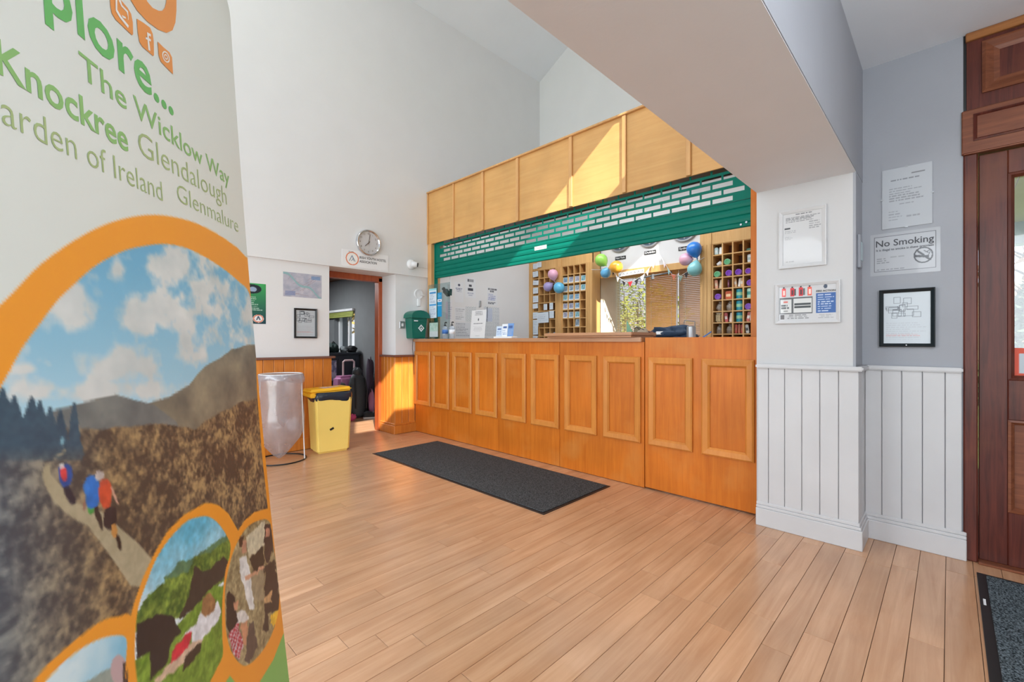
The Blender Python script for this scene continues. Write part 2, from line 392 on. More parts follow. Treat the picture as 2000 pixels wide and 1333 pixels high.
# ---- left wall with the doorway, upper part slightly proud
wl = struct('wall_left', MB().prism([(-3.4, 0), (DX0, 0), (DX0, ZLEDGE), (DX1, ZLEDGE), (DX1, 0), (XB + 0.3, 0), (XB + 0.3, 5.28), (-3.4, 5.28)], fxz, YW, 5.2), M_WALL)
struct('wall_left_upper', MB().prism([(-3.4, ZLEDGE), (XF + 0.03, ZLEDGE), (XF + 0.03, 2.97), (XB, 2.97), (XB, 5.27), (-3.4, 5.27)], fxz, YW - 0.022, YW), M_WALL)
# ---- back gable wall with the window recess opening, side walls, roof
ZR0, RS, YRIDGE = 5.262, 0.533, 2.78
ZRID = ZR0 + RS * (YW - YRIDGE)
WY0, WY1, WZ0, WZ1 = 2.12, 3.60, 0.85, 2.085
struct('wall_back', MB().box(XB, XB + 0.62, 0.7, WY0, 0, WZ1).box(XB, XB + 0.62, WY1, 5.2, 0, WZ1).box(XB, XB + 0.62, WY0, WY1, 0, WZ0)
       .prism([(0.7, WZ1), (5.2, WZ1), (5.2, ZR0 - 0.25), (YRIDGE, ZRID + 0.02), (0.7, ZRID - RS * (YRIDGE - 0.7))], fyz, XB, XB + 0.62), M_WALL)
th = 0.12
struct('ceiling', MB().prism([(5.25, ZR0 - RS * 0.53), (YRIDGE, ZRID), (0.6, ZRID - RS * (YRIDGE - 0.6)), (0.6, ZRID - RS * (YRIDGE - 0.6) + th), (YRIDGE, ZRID + th), (5.25, ZR0 - RS * 0.53 + th)], fyz, -3.4, XB + 0.7), M_CEIL)
# wall above the beam with the clerestory strip that lets the sun in
CX0, CX1, CZ0, CZ1 = 0.35, 4.50, 3.272, 3.861
wu = MB()      # three lights with masonry piers between them
for b in ((-3.4, CX0, 2.6, 5.35), (CX1, XB + 0.6, 1.9, 5.35), (CX0, CX1, 2.6, CZ0), (CX0, CX1, CZ1, 5.35), (1.13, 1.97, CZ0, CZ1), (2.725, 3.93, CZ0, CZ1)): wu.box(b[0], b[1], 0.80, 0.85, b[2], b[3])
wu.box(XF + 0.05, XB + 0.6, 0.80, 0.85, 0, 2.7)
struct('wall_clerestory', wu, M_WALL)
struct('ceiling_beam', MB().box(-3.4, XP + 0.4, BW0, BW1, ZSOF, 2.72), M_CEIL)
struct('beam_lilac_face', MB().box(-3.4, XR + 0.02, BW0 - 0.003, BW0, ZSOF + 0.002, ZPORCH), M_LILAC)
struct('ceiling_porch', MB().box(-3.4, XR + 0.25, -1.3, BW0 + 0.01, ZPORCH, ZPORCH + 0.12), M_CEIL)
# pillar and recess
struct('wall_pillar', MB().box(XP, XF + 0.06, BW0 + 0.012, BW1, 0, ZSOF), paint('pillar_paint', (196, 196, 197), 0.7, bump=0.12, scale=3, var=0.015))
struct('pillar_lilac_return', MB().box(XP + 0.001, XR + 0.02, BW0, BW0 + 0.012, 0, ZSOF), M_LILAC)
DY = -0.05
struct('wall_right', MB().box(XR, XR + 0.3, DY, BW0 + 0.01, 0, ZPORCH + 0.05), M_LILAC)
struct('wall_sun_block', MB().box(-3.4, XR + 0.3, -1.32, -1.2, 0, 2.8), M_WALL)  # unseen wall added to keep the sun off the near floor
struct('wall_right_far', MB().box(XR, XR + 0.3, -1.25, -1.08, 0, ZPORCH + 0.05), M_LILAC)
# ---- boards, dado and skirting on pillar and recess
pan = thing('wainscot_panelling', 'white painted tongue and groove panelling around the pillar and recess', 'wall panelling', (XP, 0.6, 0), kind='structure')
TB = 0.014
def boards(parent, x0, x1, y0, y1, z0, z1, n, mat, along, name='plank', gap=0.0035, edges=None):
    e = edges or [i / n for i in range(n + 1)]
    for i in range(len(e) - 1):
        if along == 'Y':
            a, b = y0 + (y1 - y0) * e[i], y0 + (y1 - y0) * e[i + 1]; m = MB().box(x0, x1, a + gap / 2, b - gap / 2, z0, z1)
        else:
            a, b = x0 + (x1 - x0) * e[i], x0 + (x1 - x0) * e[i + 1]; m = MB().box(a + gap / 2, b - gap / 2, y0, y1, z0, z1)
        m.build(name, mat, parent, bevel=0.0025)
ys = [onX(x, 850, XP - TB)[1] for x in (1479, 1500.7, 1532.3, 1565.8, 1601, 1637.7, 1674)]
for i in range(6): MB().box(XP - TB, XP, ys[i + 1] + 0.0012, ys[i] - 0.0012, 0.12, 0.945).build('plank', M_TRIMW, pan, bevel=0.0025)
MB().box(XP - TB, XP + 0.11, BW0 - TB, BW0 - 0.001, 0.12, 0.945).build('plank', M_TRIMW, pan, bevel=0.0025)
MB().box(XP + 0.112, XR, BW0 - TB, BW0 - 0.001, 0.12, 0.945).build('plank', M_TRIMW, pan, bevel=0.0025)
yr = [BW0 - TB] + [onX(x, 850, XR - TB)[1] for x in (1722, 1761, 1801.5, 1846)] + [DY + 0.004]
for i in range(5): MB().box(XR - TB, XR, yr[i + 1] + 0.0012, yr[i] - 0.0012, 0.12, 0.945).build('plank', M_TRIMW, pan, bevel=0.0025)
MB().prism([(XP - 0.035, ys[0] + 0.005), (XP - 0.035, BW0 - 0.035), (XR - 0.032, BW0 - 0.035), (XR - 0.032, DY), (XR, DY), (XR, BW0), (XP, BW0), (XP, ys[0] + 0.005)],
           lambda p, q, a: (p, q, a), 0.943, 0.968).build('dado_rail', M_TRIMW, pan, bevel=0.006, seg=2)
def skirt(off, z0, z1): return MB().prism([(XP - off, ys[0] + 0.004), (XP - off, BW0 - off), (XR - off, BW0 - off), (XR - off, DY - 0.012), (XR, DY - 0.012), (XR, BW0), (XP, BW0), (XP, ys[0] + 0.004)], lambda p, q, a: (p, q, a), z0, z1)
bb = thing('baseboard_right', 'white moulded skirting board around the foot of the pillar and recess', 'baseboard', (XP, 0.6, 0), kind='structure')
skirt(0.032, 0, 0.105).build('skirting_board', M_TRIMW, bb, bevel=0.003)
skirt(0.026, 0.105, 0.122).build('skirting_bead', M_TRIMW, bb, bevel=0.003)
skirt(0.02, 0.122, 0.14).build('skirting_bead', M_TRIMW, bb, bevel=0.003)
# ---- pine panelling on the left wall and on the doorway stub
pp = thing('pine_panelling', 'varnished orange pine boards along the lower left wall behind the bins', 'wall panelling', (1.5, YW, 0), kind='structure')
boards(pp, -1.01, DX0 + 0.02, YW - 0.018, YW, 0.0, 0.925, 32, M_PINE, 'X')
MB().box(-1.01, DX0 + 0.05, YW - 0.05, YW, 0.925, 0.948).build('dado_cap', M_CAP, pp, bevel=0.006, seg=2)
MB().box(-1.01, DX0 + 0.005, YW - 0.03, YW - 0.018, 0, 0.12).build('skirting_board', M_PINE, pp, bevel=0.004)
ps = thing('pine_panelling', 'varnished pine boards on the sunlit doorway corner beside the counter', 'wall panelling', (2.9, YW, 0), kind='structure')
boards(ps, DX1 - 0.018, XC + 0.0, YW - 0.018, YW, 0.0, 0.918, 3, M_PINE, 'X')
boards(ps, DX1 - 0.018, DX1, YW, YF, 0.0, 0.918, 4, M_PINE, 'Y')
L2 = lambda o: [(DX1 - o, YF), (DX1 - o, YW - o), (XC, YW - o), (XC, YW), (DX1, YW), (DX1, YF)]
fz = lambda p, q, a: (p, q, a)
MB().prism(L2(0.045), fz, 0.918, 0.942).build('dado_cap', M_CAP, ps, bevel=0.006, seg=2)
MB().prism(L2(0.038), fz, 0, 0.10).build('skirting_board', M_PINE, ps, bevel=0.004)
MB().prism(L2(0.030), fz, 0.10, 0.125).build('skirting_bead', M_PINE, ps, bevel=0.004)
# ---- side doorway frame and the room behind
df = thing('door_1', 'reddish pine door frame lining the side doorway', 'door frame', (2.42, YF, 0), kind='structure')
MB().box(DX1 - 0.05, DX1, YF, YF + 0.1, 0, ZLEDGE - 0.02).build('door_jamb', M_PINER, df, bevel=0.004)
MB().box(DX0, DX0 + 0.06, YF, YF + 0.1, 0, ZLEDGE - 0.02).build('door_jamb', M_PINER, df, bevel=0.004)
MB().box(DX0, DX1, YF, YF + 0.1, ZLEDGE - 0.07, ZLEDGE - 0.0005).build('door_head', M_PINER, df, bevel=0.004)
SX, SY0, SY1, SZ0, SZ1 = 3.35, 6.86, 7.62, 0.90, 1.62
struct('wall_side_room', MB().box(SX, SX + 0.25, 5.2, SY0, 0, 2.3).box(SX, SX + 0.25, SY1, 9.2, 0, 2.3).box(SX, SX + 0.25, SY0, SY1, 0, SZ0).box(SX, SX + 0.25, SY0, SY1, SZ1, 2.3), M_GREYW)
struct('wall_side_room_end', MB().box(-0.2, SX + 0.3, 9.0, 9.2, 0, 2.3).box(-0.3, -0.2, 5.2, 9.2, 0, 2.3), M_GREYW)
struct('ceiling_side_room', MB().box(-0.3, SX + 0.3, 5.2, 9.2, 2.15, 2.27), wood('side_room_ceiling_boards', (150, 96, 62), (120, 74, 46), 'Y', 8, 0.5))
sw = thing('window_1', 'small side-room window with a raised green blind', 'window', (SX, 7.2, SZ0), kind='structure')
MB().frame(SY0, SY1, SZ0, SZ1, 0, [(0, 0), (0, 0.05), (0.045, 0.05), (0.045, 0)], lambda u, v, h: (SX + 0.08 + h, u, v)).build('window_frame', M_WHITE, sw)
MB().box(SX + 0.08, SX + 0.12, 7.20, 7.25, SZ0 + 0.03, SZ1 - 0.03).build('mullion', M_WHITE, sw)
MB().box(SX + 0.10, SX + 0.104, SY0 + 0.03, SY1 - 0.03, SZ0 + 0.03, SZ1 - 0.03).build('pane', M_GLASS, sw)
MB().box(SX - 0.04, SX + 0.1, SY0 - 0.03, SY1 + 0.03, SZ0 - 0.03, SZ0).build('window_sill', M_WHITE, sw, bevel=0.004)
M_OLIVE = paint('olive_blind_cloth', (150, 158, 84), 0.8)
rb = thing('roman_blind', 'gathered olive green blind above the side-room window', 'blind', (SX, 7.3, 1.5))
MB().box(SX - 0.05, SX - 0.005, SY0 - 0.02, 7.9, 1.60, 1.64).build('blind_rail', M_WHITE, rb, bevel=0.004)
for i in range(3): MB().box(SX - 0.045 + 0.008 * i, SX - 0.012, SY0 - 0.01, 7.88, 1.505 + i * 0.032, 1.535 + i * 0.032).build('blind_fold', M_OLIVE, rb, bevel=0.006)
# ================================================================== ENTRANCE DOOR
dr = thing('door_2', 'dark mahogany entrance door with glazed upper panel and orange sticker', 'door', (3.25, -0.5, 0), kind='structure')
CY = DY - 0.052
MB().box(XR - 0.012, XR + 0.12, CY, DY, 0, 2.04).build('door_jamb', M_MAHOG, dr, bevel=0.006)
MB().box(XR - 0.012, XR + 0.12, -1.08, -1.03, 0, 2.04).build('door_jamb', M_MAHOG, dr, bevel=0.006)
MB().box(XR - 0.016, XR + 0.12, -1.08, DY + 0.006, 2.04, 2.262).build('frieze_board', M_MAHOGL, dr, bevel=0.004)
MB().box(XR - 0.03, XR, -1.08, DY + 0.004, 2.038, 2.058).build('head_bead', M_MAHOGL, dr, bevel=0.006, seg=2)
for y1, y0 in ((-0.085, -0.30), (-0.325, -0.60), (-0.625, -0.90)):
    MB().frame(y0, y1, 2.10, 2.235, 0, [(0, 0), (0, 0.004), (0.008, 0.007), (0.014, 0.0)], lambda u, v, h: (XR - 0.016 - h, u, v)).build('panel_bead', M_MAHOG, dr)
MB().box(XR - 0.004, XR + 0.12, -1.08, DY - 0.012, 2.262, ZPORCH).build('upper_board', M_MAHOG, dr)
MB().box(XR + 0.004, XR + 0.12, DY - 0.012, DY + 0.0, 2.262, ZPORCH).build('dark_edge', M_BLACK, dr)
MB().frame(-0.62, -0.115, 2.33, 2.585, 0, [(0, 0), (0, 0.012), (0.012, 0.02), (0.04, 0.004), (0.06, 0.0)], lambda u, v, h: (XR - 0.004 - h, u, v)).build('raised_panel', M_MAHOGL, dr)
MB().box(XR - 0.02, XR + 0.1, -1.08, DY - 0.008, 2.606, ZPORCH - 0.001).build('cornice', wood('golden_cornice', (176, 116, 60), (140, 86, 44), 'Y'), dr, bevel=0.004)
XL0, XL1 = XR + 0.02, XR + 0.065; GY1, GY0, GZ0, GZ1 = -0.203, -0.90, 0.915, 1.918
MB().box(XL0, XL1, GY1, CY - 0.003, 0.012, 2.034).build('door_stile', M_MAHOG, dr, bevel=0.003)
MB().box(XL0, XL1, -1.027, GY0, 0.012, 2.034).build('door_stile', M_MAHOG, dr, bevel=0.003)
MB().box(XL0, XL1, GY0, GY1, GZ1, 2.034).build('top_rail', M_MAHOG, dr, bevel=0.003)
MB().box(XL0, XL1, GY0, GY1, 0.72, GZ0).build('lock_rail', M_MAHOG, dr, bevel=0.003)
MB().box(XL0, XL1, GY0, GY1, 0.012, 0.272).build('bottom_rail', M_MAHOG, dr, bevel=0.003)
MB().box(XL0 + 0.02, XL1 - 0.005, GY0, GY1, 0.272, 0.72).build('door_panel', M_MAHOGL, dr)
for a, b in ((0.272, 0.72), (GZ0, GZ1)):
    MB().frame(GY0, GY1, a, b, 0, [(0, 0), (0, 0.012), (0.01, 0.014), (0.022, 0.0)], lambda u, v, h: (XL0 + 0.012 - h, u, v)).build('glazing_bead', M_MAHOGL if a < 0.5 else M_MAHOG, dr)
MB().box(XL0 + 0.022, XL0 + 0.027, GY0 - 0.005, GY1 + 0.005, GZ0 - 0.005, GZ1 + 0.005).build('pane', M_GLASS, dr)
MB().box(XR - 0.03, XR + 0.12, -1.03, CY, 0.0, 0.012).build('threshold', M_MAHOGL, dr, bevel=0.003)
stk = Print(0.34, 0.145, 0.004, (208, 78, 52)).rect(0.10, 0.9, 0.16, 0.80, (186, 196, 204)).lines(0.16, 0.84, 0.28, 0.68, 3, (90, 96, 104), 4)
stk.build('door_sticker', (XL0 + 0.022, -0.206, 0.925), UY, parent=dr, label='orange bordered notice stuck to the glass')
# ---- porch canopy outside
M_SOFF = paint('canopy_soffit', (176, 172, 166), 0.7)
cn = thing('porch_canopy', 'boarded canopy ceiling with a blue-grey edge beam seen through the door glass', 'canopy', (5.4, -1.0, 2.3))
for i in range(9): MB().box(XR + 0.31, 7.2, -2.9 + i * 0.36 + 0.004, -2.9 + (i + 1) * 0.36 - 0.004, 2.36, 2.39).build('soffit_board', M_SOFF, cn)
MB().box(7.05, 7.25, -2.9, 0.34, 2.13, 2.40).build('edge_beam', paint('blue_grey_paint', (96, 122, 134), 0.5), cn)
MB().box(7.1, 7.2, -2.7, -2.6, -0.14, 2.2).build('post', paint('blue_grey_paint', (96, 122, 134), 0.5), cn)

# ================================================================== COUNTER
rc = thing('reception_counter', 'long orange wood reception counter with framed front panels', 'counter', (XC, 3.2, 0))
FP = {}
for a, b in ((3.2135, 4.70), (2.4415, 3.2105), (1.634, 2.4385)): FP[a] = MB().box(XC, XC + 0.02, a, b, 0.004, 1.10).build('front_panel', M_COUNTER, rc, bevel=0.0015)
MB().box(XC + 0.021, XC + 0.05, 1.634, 4.70, 0.0, 1.10).build('carcass_front', M_COUNTER, rc)
MB().box(XC + 0.05, XC + 0.3, 1.634, 1.66, 0.0, 1.10).build('carcass_side', M_COUNTER, rc)
PROF = [(0, 0), (0, 0.014), (0.010, 0.021), (0.042, 0.018), (0.054, 0.006), (0.054, 0)]
def moulding(y1, par): return MB().frame(y1 - 0.328, y1, 0.335, 0.985, 0, PROF, lambda u, v, h: (XC - h, u, v)).build('panel_moulding', M_MOULD, par)
for i in range(8): moulding(min(4.694, 4.727 - i * 0.3913), FP[max(a for a in FP if a < 4.727 - i * 0.3913 - 0.2)])
wt = thing('counter_worktop', 'light wood worktop along the left part of the reception counter', 'worktop', (XC, 3.2, 1.1))
MB().box(XC - 0.035, XC + 0.66, 1.640, 4.695, 1.10, 1.134).build('worktop_slab', M_TOPW, wt, bevel=0.004, seg=2)
rbd = thing('raised_ledge', 'raised wooden writing ledge on the middle of the counter', 'ledge', (XC, 2.1, 1.134))
MB().box(XC - 0.075, XC + 0.28, 1.70, 2.52, 1.134, 1.149).build('ledge_riser', M_TOPW, rbd, bevel=0.004)
MB().box(XC - 0.095, XC + 0.30, 1.685, 2.54, 1.149, 1.174).build('ledge_board', M_TOPW, rbd, bevel=0.005, seg=2)
fl = thing('counter_flap', 'orange wood counter gate section with two framed panels beside the pillar', 'counter gate', (XC, 1.25, 0))
gp = MB().box(XC, XC + 0.04, 0.845, 1.628, 0.012, 1.132).build('gate_panel', M_COUNTER, fl, bevel=0.002)
for i in (8, 9): moulding(4.727 - i * 0.3913, gp)
# ---- jambs, fascia
jb = thing('counter_jamb', 'light wood upright at the left end of the shutter opening', 'jamb', (XF, 4.65, 1.134))
MB().box(XF, XF + 0.14, 4.62, 4.695, 1.134, 2.325).build('jamb_board', M_FASCB, jb, bevel=0.003)
MB().box(XS - 0.012, XS + 0.03, 4.602, 4.62, 1.134, 2.325).build('shutter_guide', M_GREEN, jb)
jb = thing('counter_jamb', 'orange wood upright between the shutter and the right pillar', 'jamb', (XF, 0.9, 1.134))
MB().box(XF - 0.03, XF + 0.14, 0.852, 0.945, 0.0, 2.325).build('jamb_board', M_COUNTER, jb, bevel=0.003)
MB().box(XS - 0.012, XS + 0.03, 0.945, 0.958, 1.14, 2.325).build('shutter_guide', M_GREEN, jb)
fa = thing('shutter_fascia', 'light wood veneer fascia boxing above the reception shutter', 'fascia', (XF, 2.8, 2.325))
fy = [4.695, 4.166, 3.651, 3.122, 2.453, 1.907, 1.374, 0.852]
for a, b in zip(fy[:-1], fy[1:]): MB().box(XF + 0.006, XF + 0.02, b + 0.001, a - 0.001, 2.325, 2.97).build('fascia_panel', M_FASC, fa)
for i, y in enumerate(fy[1:-1]):
    w = 0.008 if i == 0 else 0.018
    MB().box(XF - 0.012, XF + 0.008, y - w, y + w, 2.326, 2.962).build('batten', M_FASCB, fa, bevel=0.003)
MB().box(XF - 0.012, XF + 0.008, 4.678, 4.696, 2.326, 2.962).build('batten', M_FASCB, fa, bevel=0.003)
MB().box(XF - 0.02, XF + 0.30, 0.852, 4.696, 2.962, 2.982).build('top_board', M_FASCB, fa, bevel=0.004)
MB().box(XF + 0.26, XF + 0.28, 0.852, 4.696, 2.352, 2.962).build('back_panel', M_BLACK, fa)
MB().box(XF + 0.07, XF + 0.26, 0.96, 4.60, 2.36, 2.37).build('box_shade_sheet', M_BLACK, fa)  # black back and sheet stand in for shade inside the box
# ---- roller shutter, each slat a part
sh = thing('roller_shutter', 'dark green roller shutter with brick-pattern perforated slats, partly lowered', 'shutter', (XS, 2.8, 1.9))
SYA, SYB, PIT, HP = 0.958, 4.602, 0.0533, 0.153
MB().box(XS - 0.006, XS + 0.022, SYA, SYB, 1.895, 1.925).build('bottom_rail', M_GREEN, sh, bevel=0.004)
solid = MB().prism([(0.001, 0.0), (-0.005, 0.007), (-0.008, 0.026), (-0.005, 0.046), (0.001, PIT), (0.006, PIT), (0.006, 0.0)], lambda p, q, a: (p, a, q), SYA, SYB).mesh('shutter_slat')
def perforated(shift):
    zs = [0.0, 0.010, 0.0435, PIT]; y = SYA + 0.05 + shift; ycs = [SYA]
    while y + HP - 0.013 < SYB - 0.04: ycs += [y, y + HP - 0.013]; y += HP
    ycs.append(SYB); bm = bmesh.new()
    vs = [[bm.verts.new((0, a, b)) for a in ycs] for b in zs]
    for j in range(3):
        for i in range(len(ycs) - 1):
            if j == 1 and i % 2 == 1: continue
            bm.faces.new((vs[j][i], vs[j][i + 1], vs[j + 1][i + 1], vs[j + 1][i]))
    bmesh.ops.recalc_face_normals(bm, faces=bm.faces)
    bmesh.ops.solidify(bm, geom=list(bm.faces), thickness=0.006)
    me = bpy.data.meshes.new('perforated_slat'); bm.to_mesh(me); bm.free(); return me
pf = [perforated(0.0), perforated(HP / 2)]
for k in range(8):
    z = 1.925 + k * PIT
    link(solid if k < 3 else pf[k % 2], 'shutter_slat', M_GREEN, sh, loc=(XS - sh.location.x, -sh.location.y, z - sh.location.z))
for y in (1.03, 0.995): MB().lathe([(0.007, 0), (0.007, 0.006)], (XS - 0.006, y, 1.912 + (1.03 - y) * 0.3), (-1, 0, 0), 10).build('lock_bolt', M_STEEL, sh)
p = onX(1044, 497, XS - 0.008)
Print(0.155, 0.036, 0.003, (236, 232, 234)).rect(0.2, 0.62, 0.3, 0.6, (214, 160, 170)).lines(0.2, 0.9, 0.2, 0.75, 2, (190, 150, 160), 2).build('shutter_label', (XS - 0.0075, p[1], 2.006), UY, parent=sh, label='small white label with pink print')

# ================================================================== BACK OF RECEPTION: pigeonholes, window, clocks
def pigeon(name, label, px_cols, px_l, px_r, ztop=2.205, rows=9, rp=0.1275, flute=('l', 'r')):
    yl, yr_ = onX(px_cols[0], 600, XU)[1], onX(px_cols[1], 600, XU)[1]; ya, yb = onX(px_l, 600, XU)[1], onX(px_r, 600, XU)[1]
    t = thing(name, label, 'shelf unit', (XU, (ya + yb) / 2, 0.9)); zb = ztop - rows * rp; cw = (yl - yr_) / 4; D = 0.2
    MB().box(XU + D - 0.012, XU + D, yb, ya, zb, 2.62).build('back_panel', M_UNITD, t)
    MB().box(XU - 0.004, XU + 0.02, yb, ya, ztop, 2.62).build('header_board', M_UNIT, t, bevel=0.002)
    for i in range(5):
        y = yl - i * cw; MB().box(XU, XU + D - 0.012, y - 0.007, y + 0.007, zb, ztop).build('divider', M_UNIT, t)
    for j in range(rows + 1):
        z = ztop - j * rp; MB().box(XU + 0.001, XU + D - 0.012, yr_ + 0.007, yl - 0.007, z - 0.006, z + 0.006).build('shelf', M_UNIT, t)
    for a, b in ((ya, yl + 0.007), (yr_ - 0.007, yb)):
        if a - b < 0.012: continue
        MB().box(XU - 0.014, XU + D, b, a, 0.9, 2.62).build('pilaster', M_UNIT, t, bevel=0.002)
        n = 3
        for k in range(n):
            yc = b + (a - b) * (k + 0.5) / n; w = (a - b) / n * 0.32
            MB().box(XU - 0.019, XU - 0.014, yc - w, yc + w, 0.95, 2.21).build('flute', M_UNIT, t, bevel=0.002)
    return lambda r, c: Vector((XU, yl - (c + 0.5) * cw, ztop - (r + 1) * rp + 0.006)), cw - 0.014, rp - 0.012
U1 = pigeon('pigeonhole_unit', 'wooden pigeonhole rack covered with paper notes, left of the postcard rack', (1041.7, 1085), 1031.5, 1090.3)
U2 = pigeon('pigeonhole_unit', 'wooden pigeonhole rack filled with postcards, left of the window', (1098, 1144.5), 1090.4, 1157.5)
U3 = pigeon('pigeonhole_unit', 'wooden pigeonhole rack with toiletries and snacks beside the right pillar', (1391.5, 1473), 1368, 1489)
# recess linings, window frame and blinds
XV = 5.90
wr = thing('window_2', 'reception window recess lined in wood with three panes', 'window', (XV, 2.85, WZ0), kind='structure')
MB().box(XB - 0.0, 5.98, WY1 - 0.016, WY1, WZ0, WZ1).build('reveal_board', paint('sunlit_reveal_pale', (238, 226, 204), 0.6), wr)  # left reveal coloured pale to look washed out by sun
MB().box(XB - 0.0, 5.98, WY0, WY0 + 0.016, WZ0, WZ1).build('reveal_board', M_UNIT, wr)
MB().box(XB - 0.02, XB + 0.02, WY0, WY1, WZ1 - 0.085, WZ1).build('architrave', M_UNIT, wr, bevel=0.003)
MB().box(XB - 0.02, 5.98, WY0, WY1, WZ0 - 0.02, WZ0).build('window_sill', M_UNIT, wr, bevel=0.003)
mull = [WY1 - 0.016, 3.115, 2.62, WY0 + 0.016]
for y in mull[1:3]: MB().box(5.95, 5.99, y - 0.025, y + 0.025, WZ0, WZ1).build('mullion', M_WHITE, wr)
for a, b in zip(mull[:-1], mull[1:]): MB().box(5.97, 5.974, b + 0.02, a - 0.02, WZ0, WZ1).build('pane', M_GLASS, wr)
for (a, b, ang, lab, c) in ((mull[0], mull[1], 24, 'open slatted wooden blind on the left, bright garden showing through', (236, 196, 140)),
                            (mull[1], mull[2], 62, 'closed tan wooden slatted blind in the middle of the reception window', (240, 186, 122)),
                            (mull[2], mull[3], 58, 'closed pinkish wooden slatted blind behind the right balloons', (232, 192, 160))):
    t = thing('venetian_blind', lab, 'blind', (XV, (a + b) / 2, WZ0), group=None)
    mt = wood('blind_wood_%d' % c[1], c, tuple(v - 16 for v in c), 'Y', 8, 0.45)
    MB().box(XV - 0.02, XV + 0.02, b + 0.012, a - 0.012, WZ1 - 0.05, WZ1 - 0.002).build('head_rail', mt, t, bevel=0.003)
    m = MB(); z = WZ0 + 0.02; dx, dz = 0.0125 * math.cos(math.radians(ang)), 0.0125 * math.sin(math.radians(ang))
    while z < WZ1 - 0.06:
        m.add([(XV - dx, b + 0.014, z - dz), (XV - dx, a - 0.014, z - dz), (XV + dx, a - 0.014, z + dz), (XV + dx, b + 0.014, z + dz),
               (XV - dx, b + 0.014, z - dz + 0.002), (XV - dx, a - 0.014, z - dz + 0.002), (XV + dx, a - 0.014, z + dz + 0.002), (XV + dx, b + 0.014, z + dz + 0.002)],
              [(0, 3, 2, 1), (4, 5, 6, 7), (0, 1, 5, 4), (1, 2, 6, 5), (2, 3, 7, 6), (3, 0, 4, 7)]); z += 0.0245
    m.build('slats', mt, t, kind='stuff')
    for f_ in (0.2, 0.8): MB().tube([(XV - 0.016, b + (a - b) * f_, WZ0 + 0.01), (XV - 0.016, b + (a - b) * f_, WZ1 - 0.05)], 0.0015, 5).build('ladder_cord', M_WHITE, t)
MB().tube([(XV - 0.04, mull[2] + 0.015, 0.95), (XV - 0.035, mull[2] + 0.01, 1.5), (XV - 0.03, mull[2] + 0.012, WZ1 - 0.05)], [0.012, 0.010, 0.004], 6).build('blind_cord', M_WHITE, label='white pull cord bundle hanging between the two closed blinds', cat='cord')
# wall clocks over the window
for i, (px, nm, hr, mn) in enumerate(((1212, 'New York', 7.9, 58), (1270, 'Dublin', 0.9, 58), (1338, 'Sydney', 11.9, 58))):
    y = onX(px, 470, XB)[1]; zc = 2.505; c = Vector((XB, y, zc))
    t = thing('wall_clock', f'silver rimmed dark dial wall clock above the {nm} plate', 'clock', (XB, y, zc), group='city clocks above the window')
    MB().lathe([(0.172, 0), (0.174, 0.02), (0.166, 0.034), (0.15, 0.034), (0.15, 0.018)], c, (-1, 0, 0), 40).build('clock_case', M_STEEL, t, smooth=False)
    dial = MB().lathe([(0.15, 0.017), (0.15, 0.020)], c, (-1, 0, 0), 36).build('clock_dial', paint('slate_blue_dial', (64, 84, 100), 0.4), t)
    for h in range(1, 13):
        an = h * math.pi / 6; lettering('numeral', str(h), M_PAPER, c + Vector((-0.021, -math.sin(an) * 0.118, math.cos(an) * 0.118 - 0.014)), UY, UPZ, 0.03, parent=dial, align='CENTER')
    for ln, an in ((0.07, hr / 12 * 2 * math.pi), (0.11, mn / 60 * 2 * math.pi)):
        d = Vector((0, -math.sin(an), math.cos(an))); MB().tube([c + Vector((-0.024, 0, 0)) - d * 0.015, c + Vector((-0.024, 0, 0)) + d * ln], 0.003, 5).build('clock_hand', M_PAPER, t)
    zl = onX(px, (504, 493, 485)[i], XB)[2]
    t = thing('name_plate', f'small black plate reading {nm} under its clock', 'sign', (XB, y, zl), group='city name plates')
    plt = MB().box(XB - 0.006, XB, y - 0.082, y + 0.082, zl - 0.026, zl + 0.022).build('plate', M_BLACK, t, bevel=0.001)
    lettering('lettering', nm, M_PAPER, Vector((XB - 0.0065, y, zl - 0.013)), UY, UPZ, 0.026, 0.14, plt, bold=0.012, align='CENTER')

# ================================================================== BANNER
bow = lambda z: 0.0115 * (z - 0.22) * (1.93 - z) / 0.731          # the sheet is slightly bowed
def bplace(s, z, off=0.0):
    R = -0.727 + (1.93 - z) * 0.0889 - bow(z) + 0.213 * s + 0.977 * off; F = 1.15 - 0.977 * s + 0.213 * off
    return Vector((R * math.sin(CA) + F * math.cos(CA), -R * math.cos(CA) + F * math.sin(CA), z))
def bpix(s, z, flat=0):
    R = -0.727 + (1.93 - z) * 0.0889 - (0 if flat else bow(z)) + 0.213 * s; F = 1.15 - 0.977 * s
    return 1000 + FPX * R / F, HY - FPX * (z - CH) / F
def bsz(x, y):
    r = (x - 1000) / FPX; t = (HY - y) / FPX; z = 1.1
    for _ in range(6): F = -(0.4025 + bow(z)) / (r + 0.0889 * t + 0.218); z = 1.1 + t * F
    return (1.15 - F) / 0.977, z
BWD, BZ0, BZ1 = 0.86, 0.07, 1.985
def smooth(P, n=6):
    R_ = []; L_ = len(P)
    for i in range(L_):
        p0, p1, p2, p3 = (np.array(P[(i + k) % L_], float) for k in (-1, 0, 1, 2))
        for k in range(n):
            t_ = k / n; R_.append(tuple(0.5 * (2 * p1 + (p2 - p0) * t_ + (2 * p0 - 5 * p1 + 4 * p2 - p3) * t_ ** 2 + (3 * p1 - p0 - 3 * p2 + p3) * t_ ** 3)))
    return R_
